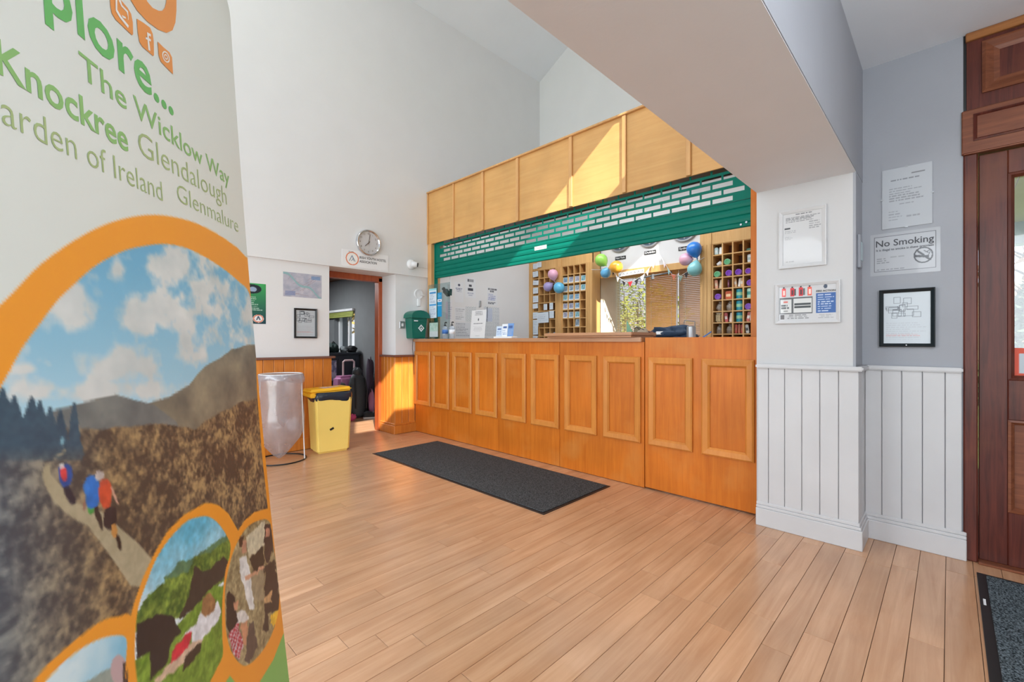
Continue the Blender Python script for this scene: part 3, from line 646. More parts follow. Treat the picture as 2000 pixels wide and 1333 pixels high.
def banner_art(s, z):
    x, y = bpix(s, z); c = np.zeros(s.shape + (3,)); c[:] = (222, 229, 223)
    jx, jy = (fbm(s * 70, z * 70, 3, 71) - 0.5), (fbm(s * 70, z * 70, 3, 72) - 0.5); tex = (0.83 + 0.34 * fbm(s * 90, z * 110, 4, 73))[..., None]
    def put(m, col, a=1.0):
        if np.ndim(a): a = a[m][:, None]
        col = np.array(col, float); cc = col[m] if col.ndim > 1 else col
        c[m] = c[m] * (1 - a) + cc * a
    mixc = lambda f, a, b: np.array(a)[None, None] * (1 - f[..., None]) + np.array(b)[None, None] * f[..., None]
    ORG = (243, 160, 50)
    out = [(-900, 2600), (-900, 1900), (-400, 980), (-150, 720), (0, 596), (81, 515), (169, 456), (236, 429), (304, 420), (371, 432), (422, 456), (456, 479), (480, 502), (620, 660), (620, 1600), (0, 2600)]
    inn = [(-900, 2600), (-500, 1700), (-200, 1150), (-60, 870), (0, 758), (20, 724), (44, 680), (78, 633), (111, 589), (149, 552), (189, 518), (236, 493), (270, 483), (317, 477), (358, 483), (398, 501), (436, 525), (466, 550), (487, 574), (499, 640), (500, 700), (502, 760), (507, 830), (513, 900), (522, 985), (540, 1180), (560, 1600), (0, 2600)]
    lowgreen = z < 0.30; out = smooth(out, 4); inn = smooth(inn, 4)
    m = inpoly(x, y, out); put(m, ORG)
    pic = inpoly(x, y, inn)
    # sky with clouds
    f = np.clip((y - 480) / 340, 0, 1); sky = mixc(f, (108, 176, 212), (176, 218, 234))
    cl = fbm(s * 17 + 3, z * 24, 6, 11); blob = np.zeros(s.shape)
    for (cx, cy, rx, ry, w) in ((350, 520, 95, 45, 1), (400, 560, 60, 40, 0.8), (150, 590, 62, 58, 1), (210, 540, 70, 26, 0.7), (330, 610, 100, 45, 1.1), (270, 620, 60, 45, 1), (350, 690, 150, 38, 0.9), (230, 715, 120, 42, 1.1), (130, 765, 120, 32, 1.1), (420, 660, 80, 40, 0.9), (50, 722, 32, 12, 0.6), (98, 712, 18, 10, 0.6), (290, 760, 200, 26, 0.9), (470, 610, 50, 60, 0.6)):
        blob = np.maximum(blob, w * np.exp(-(((x - cx) / rx) ** 2 + ((y - cy) / ry) ** 2)))
    a = np.clip((blob * 0.9 + (cl - 0.5) * 1.9 - 0.30) * 2.6, 0, 1); cs = mixc(fbm(s * 14, z * 20, 4, 31), (186, 198, 198), (238, 240, 236))
    put(pic, sky); put(pic, cs, a)
    # hills
    n1 = fbm(s * 16, z * 22, 5, 5)
    hill1 = [(90, 812), (150, 790), (226, 772), (280, 790), (330, 775), (370, 752), (402, 715), (430, 700), (455, 680), (480, 676), (520, 670), (560, 900), (560, 1000), (90, 1000)]
    put(pic & inpoly(x, y + (n1 - 0.5) * 10, hill1), mixc(np.clip(n1 * 1.6 - 0.3, 0, 1), (100, 100, 92), (158, 150, 126)))
    hill2 = [(60, 830), (110, 800), (226, 772), (300, 790), (345, 825), (360, 860), (360, 960), (60, 960)]
    put(pic & inpoly(x, y + (n1 - 0.5) * 8, hill2), mixc(np.clip(n1 * 1.8 - 0.5, 0, 1), (96, 104, 106), (140, 144, 138)))
    # heather moor
    n2 = 0.5 * fbm(s * 60, z * 70, 5, 21) + 0.5 * fbm(s * 150, z * 190, 3, 61); n3 = fbm(s * 16, z * 22, 4, 41)
    moor = [(-900, 850), (0, 850), (100, 838), (200, 838), (300, 828), (380, 838), (440, 800), (520, 770), (560, 760), (600, 1600), (0, 2600), (-900, 2600)]
    near = np.clip((220 - x) / 220, 0, 1); dk = mixc(near, (78, 68, 60), (72, 82, 92)); lt = mixc(near, (178, 150, 106), (138, 146, 146))
    f = np.clip((n2 * 0.95 + n3 * 0.5 - 0.70) * 3.2 + 0.24, 0, 1); moorc = dk * (1 - f[..., None]) + lt * f[..., None]
    put(pic & inpoly(x, y + (n1 - 0.5) * 14, moor), moorc)
    # conifers at the left
    tre = np.zeros(s.shape, bool)
    for (tx, ty, w) in ((-60, 700, 0.5), (5, 758, 0.42), (28, 772, 0.36), (62, 775, 0.42), (78, 782, 0.3), (98, 795, 0.3), (145, 786, 0.16), (-30, 740, 0.4), (118, 800, 0.25)):
        tre |= (y > ty) & (np.abs(x - tx) < (y - ty) * w * (0.75 + 0.5 * vnoise(x * 0 + tx, y * 0.16, 9)) + 2) & (y < 900)
    put(pic & tre & (x < 190), mixc(n2, (40, 66, 86), (70, 104, 122)), np.clip((930 - y) / 60, 0, 1))
    # path
    pth = [(132, 880), (118, 890), (106, 908), (103, 930), (110, 950), (125, 970), (145, 992), (168, 1012), (190, 1032), (214, 1062), (240, 1098), (265, 1140), (300, 1145), (300, 1095), (270, 1062), (245, 1040), (222, 1020), (196, 1000), (160, 980), (130, 945), (113, 922), (106, 903), (116, 892), (140, 876)]
    pw = [(128, 878), (112, 890), (101, 903), (88, 908), (82, 925), (86, 945), (103, 978), (125, 1000), (150, 1018), (172, 1028), (196, 1060), (225, 1100), (255, 1145), (300, 1150), (300, 1098), (270, 1062), (238, 1035), (212, 1010), (186, 990), (152, 985), (130, 965), (112, 940), (98, 925), (99, 908), (112, 893), (130, 882)]
    put(pic & inpoly(x, y, pw), mixc(n2, (150, 140, 112), (196, 186, 156)))
    def blobp(cx, cy, rx, ry, col, sl=0.0): put(pic & (np.abs(((x + jx * 9 - cx) + sl * (y - cy)) / rx) ** 2.6 + np.abs((y + jy * 9 - cy) / ry) ** 2.6 < 1), np.array(col)[None, None] * tex)
    # walkers
    blobp(122, 863, 4, 9, (120, 166, 182)); blobp(124, 874, 2, 5, (90, 110, 120))
    blobp(136, 966, 8, 20, (50, 50, 62), -0.3); blobp(129, 930, 14, 21, (42, 86, 160)); blobp(126, 928, 7, 12, (224, 74, 78)); blobp(123, 912, 5, 4, (226, 228, 228))
    blobp(192, 1010, 5, 28, (58, 50, 48), -0.25); blobp(178, 998, 6, 9, (76, 160, 76)); blobp(180, 960, 15, 33, (34, 112, 196)); blobp(168, 955, 6, 14, (48, 124, 206)); blobp(194, 929, 8, 9, (196, 186, 180)); blobp(165, 990, 3, 9, (150, 110, 92))
    blobp(214, 1012, 13, 24, (52, 44, 48)); blobp(222, 1036, 6, 14, (196, 140, 76)); blobp(232, 1060, 5, 14, (54, 44, 42), -0.3); blobp(205, 965, 12, 27, (208, 84, 56)); blobp(225, 970, 3, 18, (206, 160, 140), -0.5); blobp(203, 942, 7, 6, (190, 80, 60))
    # the three round pictures
    P2 = lambda L: [(200 + a_ / 3.776, 980 + b_ / 3.776) for a_, b_ in L]
    c1o = [(-900, 2600), (-300, 1900), (-40, 1480), (65, 1333), (112, 1281), (170, 1233), (204, 1211), (234, 1204), (256, 1203), (300, 1260), (300, 2600)]
    c1i = [(-900, 2600), (-150, 1700), (40, 1395), (88, 1333), (132, 1288), (177, 1257), (217, 1243), (246, 1247), (246, 1290), (245, 1333), (252, 1420), (262, 2600)]
    c2o = P2([(750, 15), (600, 100), (480, 220), (390, 370), (300, 560), (230, 760), (205, 860), (190, 1100), (200, 1500), (1400, 1500), (1290, 1100), (1000, 215), (930, 90), (860, 30), (800, 12)])
    c2i = P2([(770, 110), (830, 140), (880, 195), (925, 270), (945, 330), (935, 420), (910, 500), (892, 640), (882, 800), (884, 1000), (888, 1130), (850, 1220), (810, 1300), (760, 1420), (700, 1700), (300, 1700), (258, 1333), (240, 1150), (245, 950), (268, 770), (330, 590), (400, 420), (500, 270), (620, 150), (700, 118)])
    c3o = P2([(1215, 52), (1120, 80), (1050, 140), (1000, 215), (930, 420), (880, 700), (880, 1000), (900, 1330), (1000, 1500), (1180, 1320), (1260, 1170), (1345, 950), (1420, 600), (1300, 56)])
    c3i = P2([(1190, 132), (1230, 150), (1245, 190), (1262, 330), (1300, 560), (1306, 700), (1290, 850), (1240, 1000), (1160, 1130), (1060, 1213), (990, 1170), (940, 1080), (912, 950), (905, 800), (906, 650), (930, 500), (970, 360), (1030, 240), (1100, 165)])
    c1o, c1i, c2i, c3i = (smooth(q, 4) for q in (c1o, c1i, c2i, c3i))
    put(m & inpoly(x, y, P2([(1345, 950), (1260, 1170), (1160, 1333), (1160, 1800), (1700, 1800), (1700, 700)])), (130, 192, 104))
    for q in (c1o, c2o, c3o): put(inpoly(x, y, q), ORG)
    put(inpoly(x, y, P2([(940, 1285), (905, 1345), (880, 1500), (1060, 1500), (985, 1345)])), (130, 192, 104))
    put(inpoly(x, y, P2([(1345, 950), (1260, 1170), (1160, 1333), (1160, 1800), (1700, 1800), (1700, 700)])), (130, 192, 104))
    g1 = inpoly(x, y, c1i); put(g1, mixc(np.clip((x - 90) / 160 + (n1 - 0.5) * 1.2, 0, 1), (214, 236, 242), (132, 196, 224)))
    put(g1 & (y > 1290 + (246 - x) * 0.55 + (n1 - 0.5) * 20), mixc(n2, (128, 146, 140), (176, 184, 170))); put(g1 & (((x - 232) / 16) ** 2 + ((y - 1310) / 30) ** 2 < 1), (196, 170, 172)); put(g1 & (x > 240) & (y > 1295), (70, 58, 58))
    xs, ys_ = x, y; x, y = x + jx * 7, y + jy * 8
    g2 = inpoly(xs, ys_, c2i); put(g2, mixc(np.clip((y - 1005 + (x - 400) * 0.5) / 150 + (n1 - 0.5) * 0.8, 0, 1), (92, 184, 216), (220, 234, 240)))
    put(g2 & inpoly(x, y + (n1 - .5) * 6, P2([(460, 560), (520, 500), (560, 440), (640, 430), (760, 350), (920, 240), (960, 400), (700, 560), (460, 640)])), mixc(n2, (66, 110, 92), (108, 146, 96)))
    put(g2 & inpoly(x, y + (n2 - .5) * 14, P2([(240, 850), (300, 740), (400, 640), (470, 580), (640, 520), (680, 410), (800, 370), (960, 260), (960, 560), (820, 640), (600, 860), (420, 900), (240, 960)])), mixc(np.clip(n2 * 2 - 0.5, 0, 1), (44, 78, 30), (156, 178, 74)))
    put(g2 & inpoly(x, y, P2([(560, 870), (640, 700), (680, 480), (760, 520), (900, 400), (950, 480), (900, 560), (800, 640), (700, 760), (600, 860)])), (58, 52, 48))
    put(g2 & inpoly(x, y, P2([(240, 1180), (350, 1100), (540, 930), (700, 760), (820, 620), (960, 640), (960, 1400), (240, 1500)])), mixc(np.clip(n2 * 1.8 - 0.4, 0, 1), (84, 120, 32), (146, 178, 70)))
    put(g2 & inpoly(x, y, P2([(250, 900), (430, 830), (520, 850), (580, 960), (500, 1060), (470, 1200), (350, 1330), (355, 1100), (250, 1170)])), (40, 38, 42))
    put(g2 & inpoly(x, y, P2([(380, 1333), (460, 1230), (520, 1180), (640, 1060), (760, 980), (700, 1100), (560, 1230), (420, 1333)])), (214, 186, 160))
    put(g2 & inpoly(x, y, P2([(505, 1205), (520, 1100), (600, 990), (660, 960), (640, 1060), (560, 1160)])), (214, 44, 66))
    put(g2 & inpoly(x, y, P2([(540, 1040), (690, 900), (720, 820), (850, 740), (880, 820), (860, 880), (740, 1010), (650, 1050), (660, 965), (600, 990)])), (226, 228, 232))
    put(g2 & inpoly(x, y, P2([(725, 830), (740, 720), (790, 680), (835, 720), (820, 800), (760, 850)])), mixc(n2, (110, 70, 44), (200, 156, 104)))
    put(g2 & inpoly(x, y, P2([(610, 1150), (730, 1030), (720, 1110), (600, 1260)])), (56, 44, 38))
    g3 = inpoly(xs, ys_, c3i); put(g3, mixc(np.clip(n2 * 2 - 0.5, 0, 1), (112, 98, 70), (196, 184, 142)))
    for poly, col in (([(1060, 260), (1190, 140), (1220, 300), (1080, 420)], (206, 200, 172)), ([(1090, 420), (1180, 330), (1200, 520), (1120, 520)], (60, 50, 42)), ([(1100, 560), (1190, 500), (1195, 720), (1110, 740)], (158, 146, 118)),
                      ([(1015, 420), (1060, 400), (1090, 520), (1110, 700), (1120, 800), (1080, 800), (1040, 620), (1010, 520)], (226, 228, 226)), ([(1020, 300), (1060, 280), (1065, 380), (1030, 390)], (196, 146, 120)), ([(1010, 270), (1050, 250), (1030, 330), (1012, 340)], (74, 50, 38)), ([(1050, 560), (1190, 470), (1200, 490), (1060, 590)], (206, 160, 130)),
                      ([(1195, 170), (1240, 170), (1260, 330), (1230, 460), (1195, 440)], (70, 54, 50)), ([(1205, 200), (1232, 200), (1228, 265), (1206, 265)], (196, 140, 116)), ([(1200, 480), (1270, 430), (1300, 640), (1300, 800), (1220, 830), (1230, 960), (1190, 960), (1200, 700)], (62, 50, 46)), ([(1195, 720), (1255, 640), (1250, 740), (1200, 760)], (208, 168, 120)),
                      ([(915, 700), (940, 660), (975, 700), (1000, 880), (940, 980), (912, 900)], (44, 34, 36)), ([(930, 980), (1000, 880), (1040, 1060), (1010, 1180), (960, 1110)], (186, 50, 66)), ([(970, 740), (1000, 730), (1000, 800), (975, 800)], (206, 150, 120)), ([(990, 820), (1060, 800), (1080, 880), (1000, 900)], (222, 220, 216)), ([(1020, 900), (1075, 880), (1060, 1060), (1040, 1060)], (206, 150, 116)), ([(1080, 900), (1120, 880), (1140, 1080), (1080, 1200), (1050, 1180)], (92, 78, 72)), ([(1240, 840), (1300, 790), (1290, 880), (1262, 940), (1245, 900)], (246, 200, 60))):
        put(g3 & inpoly(x, y, P2(poly)), col)
    kk = g3 & inpoly(x, y, P2([(930, 980), (1000, 880), (1040, 1060), (1010, 1180), (960, 1110)])) & ((np.sin(x * 1.1 + y * 0.3) > 0.75) | (np.sin(y * 0.8 - x * 0.4) > 0.8)); put(kk, (210, 206, 214))
    gg = g2 | g3; c[gg] = np.clip((c * tex)[gg], 0, 255)
    put(lowgreen, (130, 192, 104))
    return c
bn = thing('roll_up_banner', 'tall leaning roll-up banner with orange ring, hill photo and green lettering', 'banner', bplace(0.43, 0.0) * 1.0)
su = np.concatenate([np.linspace(0, 0.74, 330), np.linspace(0.745, BWD, 24)]); zu = np.linspace(BZ0, BZ1, 640)
Sg, Zg = np.meshgrid(su, zu); ds, dz_ = su[1] - su[0], zu[1] - zu[0]
art = sum(banner_art(Sg + a_ * ds, Zg + b_ * dz_) for a_ in (-0.33, 0, 0.33) for b_ in (-0.33, 0, 0.33)) / 9 / 255.0
cr = 0.05; Zt = Zg.copy(); over = Zg > BZ1 - cr      # rounded top corners
for side in (0, 1):
    d = Sg if side == 0 else BWD - Sg; m = (d < cr) & over; lim = BZ1 - cr + np.sqrt(np.maximum(0, cr * cr - (cr - np.minimum(d, cr)) ** 2)); Zt = np.where(m, np.minimum(Zt, lim), Zt)
Rr = -0.727 + (1.93 - Zt) * 0.0889 - bow(Zt) + 0.213 * Sg; Ff = 1.15 - 0.977 * Sg
vs = np.stack([Rr * math.sin(CA) + Ff * math.cos(CA), -Rr * math.cos(CA) + Ff * math.sin(CA), Zt], -1)
nx_, ny_ = len(su), len(zu); idx = np.arange(nx_ * ny_).reshape(ny_, nx_)
q = np.stack([idx[:-1, :-1], idx[1:, :-1], idx[1:, 1:], idx[:-1, 1:]], -1).reshape(-1, 4)
bo = grid_mesh('banner_sheet', vs.reshape(-1, 3), q, art.reshape(-1, 3), printed('banner_print', 0.42), bn)
bo.data.shade_smooth()
bk = MB(); zr = list(np.linspace(BZ0, BZ1 - cr, 26)) + [BZ1 - cr + cr * math.sin(t) for t in (0.3, 0.6, 0.9, 1.2, 1.45)]
for z_ in zr:
    e_ = cr - math.sqrt(max(0, cr * cr - max(0, z_ - (BZ1 - cr)) ** 2))
    bk.v += [tuple(bplace(e_, z_, -0.0012)), tuple(bplace(BWD - e_, z_, -0.0012)), tuple(bplace(BWD - e_, z_, -0.0045)), tuple(bplace(e_, z_, -0.0045))]
for j_ in range(len(zr) - 1):
    for k_ in range(4): bk.f.append((j_ * 4 + k_, j_ * 4 + (k_ + 1) % 4, j_ * 4 + 4 + (k_ + 1) % 4, j_ * 4 + 4 + k_))
bk.f += [(0, 1, 2, 3), tuple(len(bk.v) - 4 + k_ for k_ in range(4))]
bk.build('banner_backing', paint('banner_backing_grey', (206, 206, 202), 0.6), bn)
cb = MB(); cb.prism([(-0.06, 0), (0.06, 0), (0.05, 0.07), (0.02, 0.085), (-0.02, 0.085), (-0.05, 0.07)], lambda p, q_, a: tuple(bplace(a, q_, p)), -0.01, BWD + 0.01); cb.build('base_cassette', M_STEEL, bn)
MB().tube([bplace(0.43, 0.05, -0.03), bplace(0.43, 1.2, -0.03), bplace(0.43, BZ1 - 0.02, -0.012)], 0.012, 8).build('support_pole', M_STEEL, bn)
G1 = paint('banner_green_bold', (104, 186, 104), 0.45, var=0); G2 = paint('banner_green_mid', (140, 190, 116), 0.45, var=0); G3 = paint('banner_green_thin', (166, 188, 132), 0.45, var=0)
OR_ = paint('banner_orange', (232, 152, 74), 0.45, var=0); BWH = paint('banner_white', (236, 238, 234), 0.5, var=0)
def btext(body, mat, a, b, z, hgt, bold=0.0, zb=None):
    """letters from s=a (left) to s=b (right) on the banner, baseline z, capital height hgt"""
    zb = z if zb is None else zb; (a, z), (b, zb) = bsz(*bpix(a, z, 1)), bsz(*bpix(b, zb, 1)); w = a - b
    lettering('lettering', body, mat, None, None, None, hgt, w, bo, bold, mapfn=lambda u, v: tuple(bplace(a - u, z + (zb - z) * u / w + v, 0.0006)))
sx = lambda x, y: bsz(x, y)
btext('Ex', G1, 0.760, 0.652, 1.497, 0.066, 0.02)
btext('plore...', G1, 0.640, 0.348, 1.499, 0.068, 0.018, 1.512)
btext('The Wicklow Way', G2, 0.588, 0.108, 1.444, 0.034, 0.006, 1.466)
btext('Knockree', G2, 0.712, 0.497, 1.376, 0.038, 0.016, 1.383)
btext('Glendalough', G3, 0.470, 0.135, 1.392, 0.040, -0.008, 1.413)
btext('Garden of Ireland', G3, 0.745, 0.412, 1.322, 0.034, -0.008, 1.336)
btext('Glenmalure', G3, 0.362, 0.078, 1.352, 0.034, -0.01, 1.364)
def bpoly(name, pts, mat, off=0.0009, par=None):
    P = [bsz(*p) for p in pts]; m = MB(); n = len(P)
    m.add([bplace(s_, z_, off) for s_, z_ in P], [tuple(range(n))]); return m.build(name, mat, par or bo)
def bband(name, outer, inner, mat, off=0.0009):
    n = len(outer); m = MB(); m.add([bplace(*bsz(*p), off) for p in outer] + [bplace(*bsz(*p), off) for p in inner], [(i, i + 1, n + i + 1, n + i) for i in range(n - 1)]); return m.build(name, mat, bo)
zo = lambda L: [(a / 5.923, b / 5.923) for a, b in L]
bpoly('icon_tile', zo([(1262, -60), (1270, 60), (1285, 150), (1330, 225), (1420, 310), (1520, 408), (1533, 395), (1530, 260), (1510, 160), (1470, 90), (1340, -60)]), OR_)
bpoly('icon_tile', zo([(1575, 215), (1588, 380), (1605, 480), (1640, 540), (1700, 590), (1765, 648), (1775, 640), (1772, 480), (1760, 390), (1730, 320), (1650, 260)]), OR_)
bpoly('icon_tile', [(307, 81), (318, 92), (330, 102), (335, 112), (337, 145), (322, 130), (313, 120), (309, 108)], OR_)
bband('icon_mark', zo([(1325, -10), (1325, 120), (1370, 200), (1470, 325)]), zo([(1345, -10), (1345, 110), (1388, 185), (1478, 295)]), BWH, 0.0014)
bband('icon_mark', zo([(1360, 0), (1390, 70), (1455, 140), (1475, 220)]), zo([(1385, 0), (1400, 55), (1470, 130), (1468, 235)]), BWH, 0.0014)
bpoly('icon_mark', zo([(1395, 170), (1440, 195), (1448, 215), (1410, 205)]), BWH, 0.0014)
bpoly('icon_mark', zo([(1690, 370), (1735, 395), (1735, 425), (1712, 410), (1712, 440), (1735, 455), (1735, 480), (1714, 470), (1730, 590), (1705, 575), (1696, 460), (1675, 450), (1675, 425), (1694, 435)]), BWH, 0.0014)
th_ = [2 * math.pi * i / 14 for i in range(15)]
bband('icon_mark', [(322.5 + 7.5 * math.cos(t), 111 + 10.5 * math.sin(t) + 5 * math.cos(t)) for t in th_], [(322.5 + 5.6 * math.cos(t), 111 + 8 * math.sin(t) + 3.8 * math.cos(t)) for t in th_], BWH, 0.0014)
bband('icon_mark', [(322.5 + 3.6 * math.cos(t), 111 + 5 * math.sin(t) + 2.4 * math.cos(t)) for t in th_], [(322.5 + 2.2 * math.cos(t), 111 + 3 * math.sin(t) + 1.4 * math.cos(t)) for t in th_], BWH, 0.0014)
zo1 = lambda L: [(a / 2.962, b / 2.962) for a, b in L]
bband('orange_letter_curve', zo1([(735, -30), (790, 60), (850, 125), (910, 170), (960, 190), (995, 175), (1012, 130), (1018, 60), (1018, -30)]), zo1([(830, -30), (850, 10), (880, 45), (915, 62), (935, 62), (950, 45), (958, 15), (960, -5), (960, -30)]), OR_)
# ================================================================== ON THE LEFT WALL
YU = YW - 0.022
def sheet_on_Y(x0, y0, x1, y1, Y): a, b = onY(x0, y1, Y), onY(x1, y0, Y); return Vector((a[0], Y, a[2])), b[0] - a[0], onY((x0 + x1) / 2, y0, Y)[2] - onY((x0 + x1) / 2, y1, Y)[2]
def sheet_on_X(x0, y0, x1, y1, X):
    yl, yr2 = onX(x0, 600, X)[1], onX(x1, 600, X)[1]; xm = (x0 + x1) / 2
    return Vector((X, yl, onX(xm, y1, X)[2])), yl - yr2, onX(xm, y0, X)[2] - onX(xm, y1, X)[2]
o, w, h = Vector((1.17, YW, 1.272)), 0.235, 0.385
pr = Print(w, h, 0.004).grad((16, 62, 74), (60, 168, 90)); pr.ell(0.5, 0.86, 0.34, 0.115, (20, 34, 44)).ell(0.52, 0.85, 0.14, 0.06, (150, 170, 196)).lines(0.1, 0.9, 0.32, 0.68, 8, (206, 230, 214), 3, 0.4)
pr.ell(0.72, 0.13, 0.2, 0.1, (236, 236, 236)).ell(0.72, 0.13, 0.19, 0.095, (226, 120, 80), 0.78).line(0.66, 0.1, 0.72, 0.18, 0.012, (60, 80, 100)).line(0.78, 0.1, 0.72, 0.18, 0.012, (60, 80, 100)).lines(0.1, 0.45, 0.08, 0.13, 1, (200, 210, 214), 6)
pr.build('poster', o, UX, label='green poster with round picture and white logo beside the banner', cat='poster')
o, w, h = Vector((1.561, YW, 1.553)), 0.38, 0.246
pr = Print(w, h, 0.004); n_ = fbm(pr.U * 22, pr.V * 22, 5, 3)[..., None]; pr.c = np.array((150, 156, 176)) * (1 - n_) + np.array((206, 200, 206)) * n_
for k in range(9): rgk = random.Random(k); pr.line(rgk.random(), rgk.random(), rgk.random(), rgk.random(), 0.004, (166, 150, 160))
pr.put(np.abs(pr.V / h - (0.95 - 0.9 * pr.U / w + 0.08 * np.sin(pr.U * 30))) < 0.045, (142, 178, 182)).rect(0.05, 0.3, 0.06, 0.24, (120, 134, 176), 0.6).rect(0.72, 0.96, 0.78, 0.92, (100, 140, 190), 0.6)
pr.build('wall_map', o, UX, label='pale laminated area map pinned above the framed plan', cat='map')
def framed(name, label, org, w, h, u, mat, fw, pr, depth=0.018, cat='frame', pmat=None):
    n = u.cross(UPZ).normalized(); t = thing(name, label, cat, org + u * (w / 2))
    MB().frame(0, w, 0, h, 0, [(0, 0), (0, depth), (fw * 0.25, depth * 1.1), (fw, depth * 0.6), (fw, 0)], lambda p, q_, a: tuple(org + u * p + UPZ * q_ + n * a)).build('frame', mat, t)
    pr.build('print_sheet', org + u * (fw * 0.9) + UPZ * (fw * 0.9) + n * (depth * 0.25), u, parent=t, mat=pmat or M_PRINTG); return t
def plan(w, h, cell, seed):
    p = Print(w, h, cell, (186, 194, 200)); r = random.Random(seed)
    for i in range(13):
        a, b, c, d = r.uniform(0.05, 0.7), r.uniform(0.5, 0.85), r.uniform(0.1, 0.28), r.uniform(0.05, 0.13)
        for L_ in ((a, b, a + c, b), (a + c, b, a + c, b + d), (a, b + d, a + c, b + d), (a, b, a, b + d)): p.line(*[min(0.96, v) for v in L_], cell * 1.1, (70, 78, 88))
    return p.lines(0.06, 0.94, 0.06, 0.42, 9, (168, 172, 180), seed, 0.35).lines(0.06, 0.94, 0.14, 0.2, 2, (196, 140, 140), seed, 0.35)
framed('picture_frame', 'black framed floor plan on the left wall below the map', Vector((1.663, YW, 1.137)), 0.226, 0.304, UX, M_BLACK, 0.018, plan(0.194, 0.272, 0.0035, 5))
# clock
c = onY(718, 475, YU); t = thing('wall_clock', 'round chrome wall clock above the youth hostel sign', 'clock', c)
MB().lathe([(0.138, 0), (0.146, 0.012), (0.146, 0.03), (0.138, 0.042), (0.128, 0.036), (0.126, 0.02)], c, (0, -1, 0), 48).build('clock_rim', M_CHROME, t, smooth=True)
dial = MB().lathe([(0.127, 0.018), (0.127, 0.021)], c, (0, -1, 0), 40).build('clock_dial', paint('silver_dial', (206, 212, 220), 0.25), t)
for hgt in range(1, 13):
    an = hgt * math.pi / 6; lettering('numeral', str(hgt), M_INK, c + Vector((math.sin(an) * 0.1, -0.022, math.cos(an) * 0.1 - 0.009)), UX, UPZ, 0.018, parent=dial, align='CENTER')
for ln, an, th2 in ((0.062, math.radians(225), 0.003), (0.098, math.radians(10), 0.0022)):
    d = Vector((math.sin(an), 0, math.cos(an))); MB().tube([c + Vector((0, -0.025, 0)) - d * 0.02, c + Vector((0, -0.025, 0)) + d * ln], th2, 5).build('clock_hand', M_INK, t)
MB().lathe([(0.128, 0.032), (0.128, 0.034)], c, (0, -1, 0), 40).build('clock_glass', glassy('clock_glass', gloss=0.07), t)
# hostel sign
o = Vector((2.15, YU, 1.925)); w, h = 0.56, 0.185
t = thing('hostel_sign', 'white sign reading Irish Youth Hostel Association over the doorway', 'sign', o)
pr = Print(w, h, 0.003, (236, 236, 238)); pr.ell(0.21, 0.5, 0.135, 0.40, (226, 132, 92), 0.84).ell(0.21, 0.5, 0.11, 0.33, (240, 238, 236)).line(0.15, 0.36, 0.205, 0.68, 0.008, (110, 130, 150)).line(0.265, 0.36, 0.205, 0.68, 0.008, (110, 130, 150)).line(0.19, 0.36, 0.225, 0.5, 0.006, (110, 130, 150)).line(0.205, 0.68, 0.24, 0.36, 0.005, (110, 130, 150)).lines(0.13, 0.29, 0.87, 0.95, 1, (120, 120, 116), 4)
sb_ = pr.build('sign_board', o, UX, parent=t, depth=0.004)
lettering('lettering', 'IRISH YOUTH HOSTEL', M_INK, o + Vector((0.20, -0.0045, 0.105)), UX, UPZ, 0.026, 0.33, sb_, 0.012)
lettering('lettering', 'ASSOCIATION', M_INK, o + Vector((0.20, -0.0045, 0.062)), UX, UPZ, 0.026, 0.21, sb_, 0.012)
# security camera, its cable, round disc, switch
c = onY(803, 517, YU); t = thing('security_camera', 'white turret security camera on the wall near the fascia', 'camera', c)
MB().lathe([(0.062, 0), (0.062, 0.012), (0.05, 0.03), (0.03, 0.04)], c, (0, -1, 0), 28).build('camera_base', M_WHITE, t, smooth=True)
d = Vector((0.72, -0.66, -0.15)).normalized(); cc = c + Vector((0.01, -0.035, 0))
cbd = MB().lathe([(0.034, -0.02), (0.036, 0.01), (0.034, 0.045), (0.028, 0.05)], cc, d, 24).build('camera_body', M_WHITE, t, smooth=True)
MB().lathe([(0.0275, 0.049), (0.025, 0.056), (0.012, 0.058)], cc, d, 24).build('lens', M_BLACK, cbd, smooth=True)
MB().tube([c + Vector((0.05, -0.004, -0.012)), Vector((3.25, YU - 0.004, c[2] - 0.02))], 0.004, 6).build('cable', M_WHITE, label='thin white cable from the security camera to the fascia', cat='cable')
c = onY(817, 575, YW); t = thing('wall_disc', 'pale round disc fitting on the wall above the green letterbox', 'wall fitting', c)
MB().lathe([(0.062, 0.0), (0.064, 0.01), (0.058, 0.02), (0.05, 0.014), (0.02, 0.022)], c, (0, -1, 0), 28).build('disc', M_WHITE, t, smooth=True)
MB().tube([c + Vector((0.02, -0.02, -0.01)), c + Vector((0.09, -0.02, -0.012))], 0.006, 6).build('arm', M_WHITE, t)
MB().box(c[0] - 0.02, c[0] + 0.02, YW - 0.02, YW, c[2] - 0.15, c[2] - 0.055).build('bracket', M_WHITE, t, bevel=0.004)
c = onY(785, 635, YW); t = thing('light_switch', 'small grey light switch left of the letterbox', 'switch', c)
MB().box(c[0] - 0.036, c[0] + 0.036, YW - 0.012, YW, c[2] - 0.043, c[2] + 0.043).build('switch_plate', M_STEEL, t, bevel=0.004)
MB().box(c[0] - 0.014, c[0] + 0.014, YW - 0.018, YW - 0.012, c[2] - 0.02, c[2] + 0.02).build('rocker', M_WHITE, t, bevel=0.003)
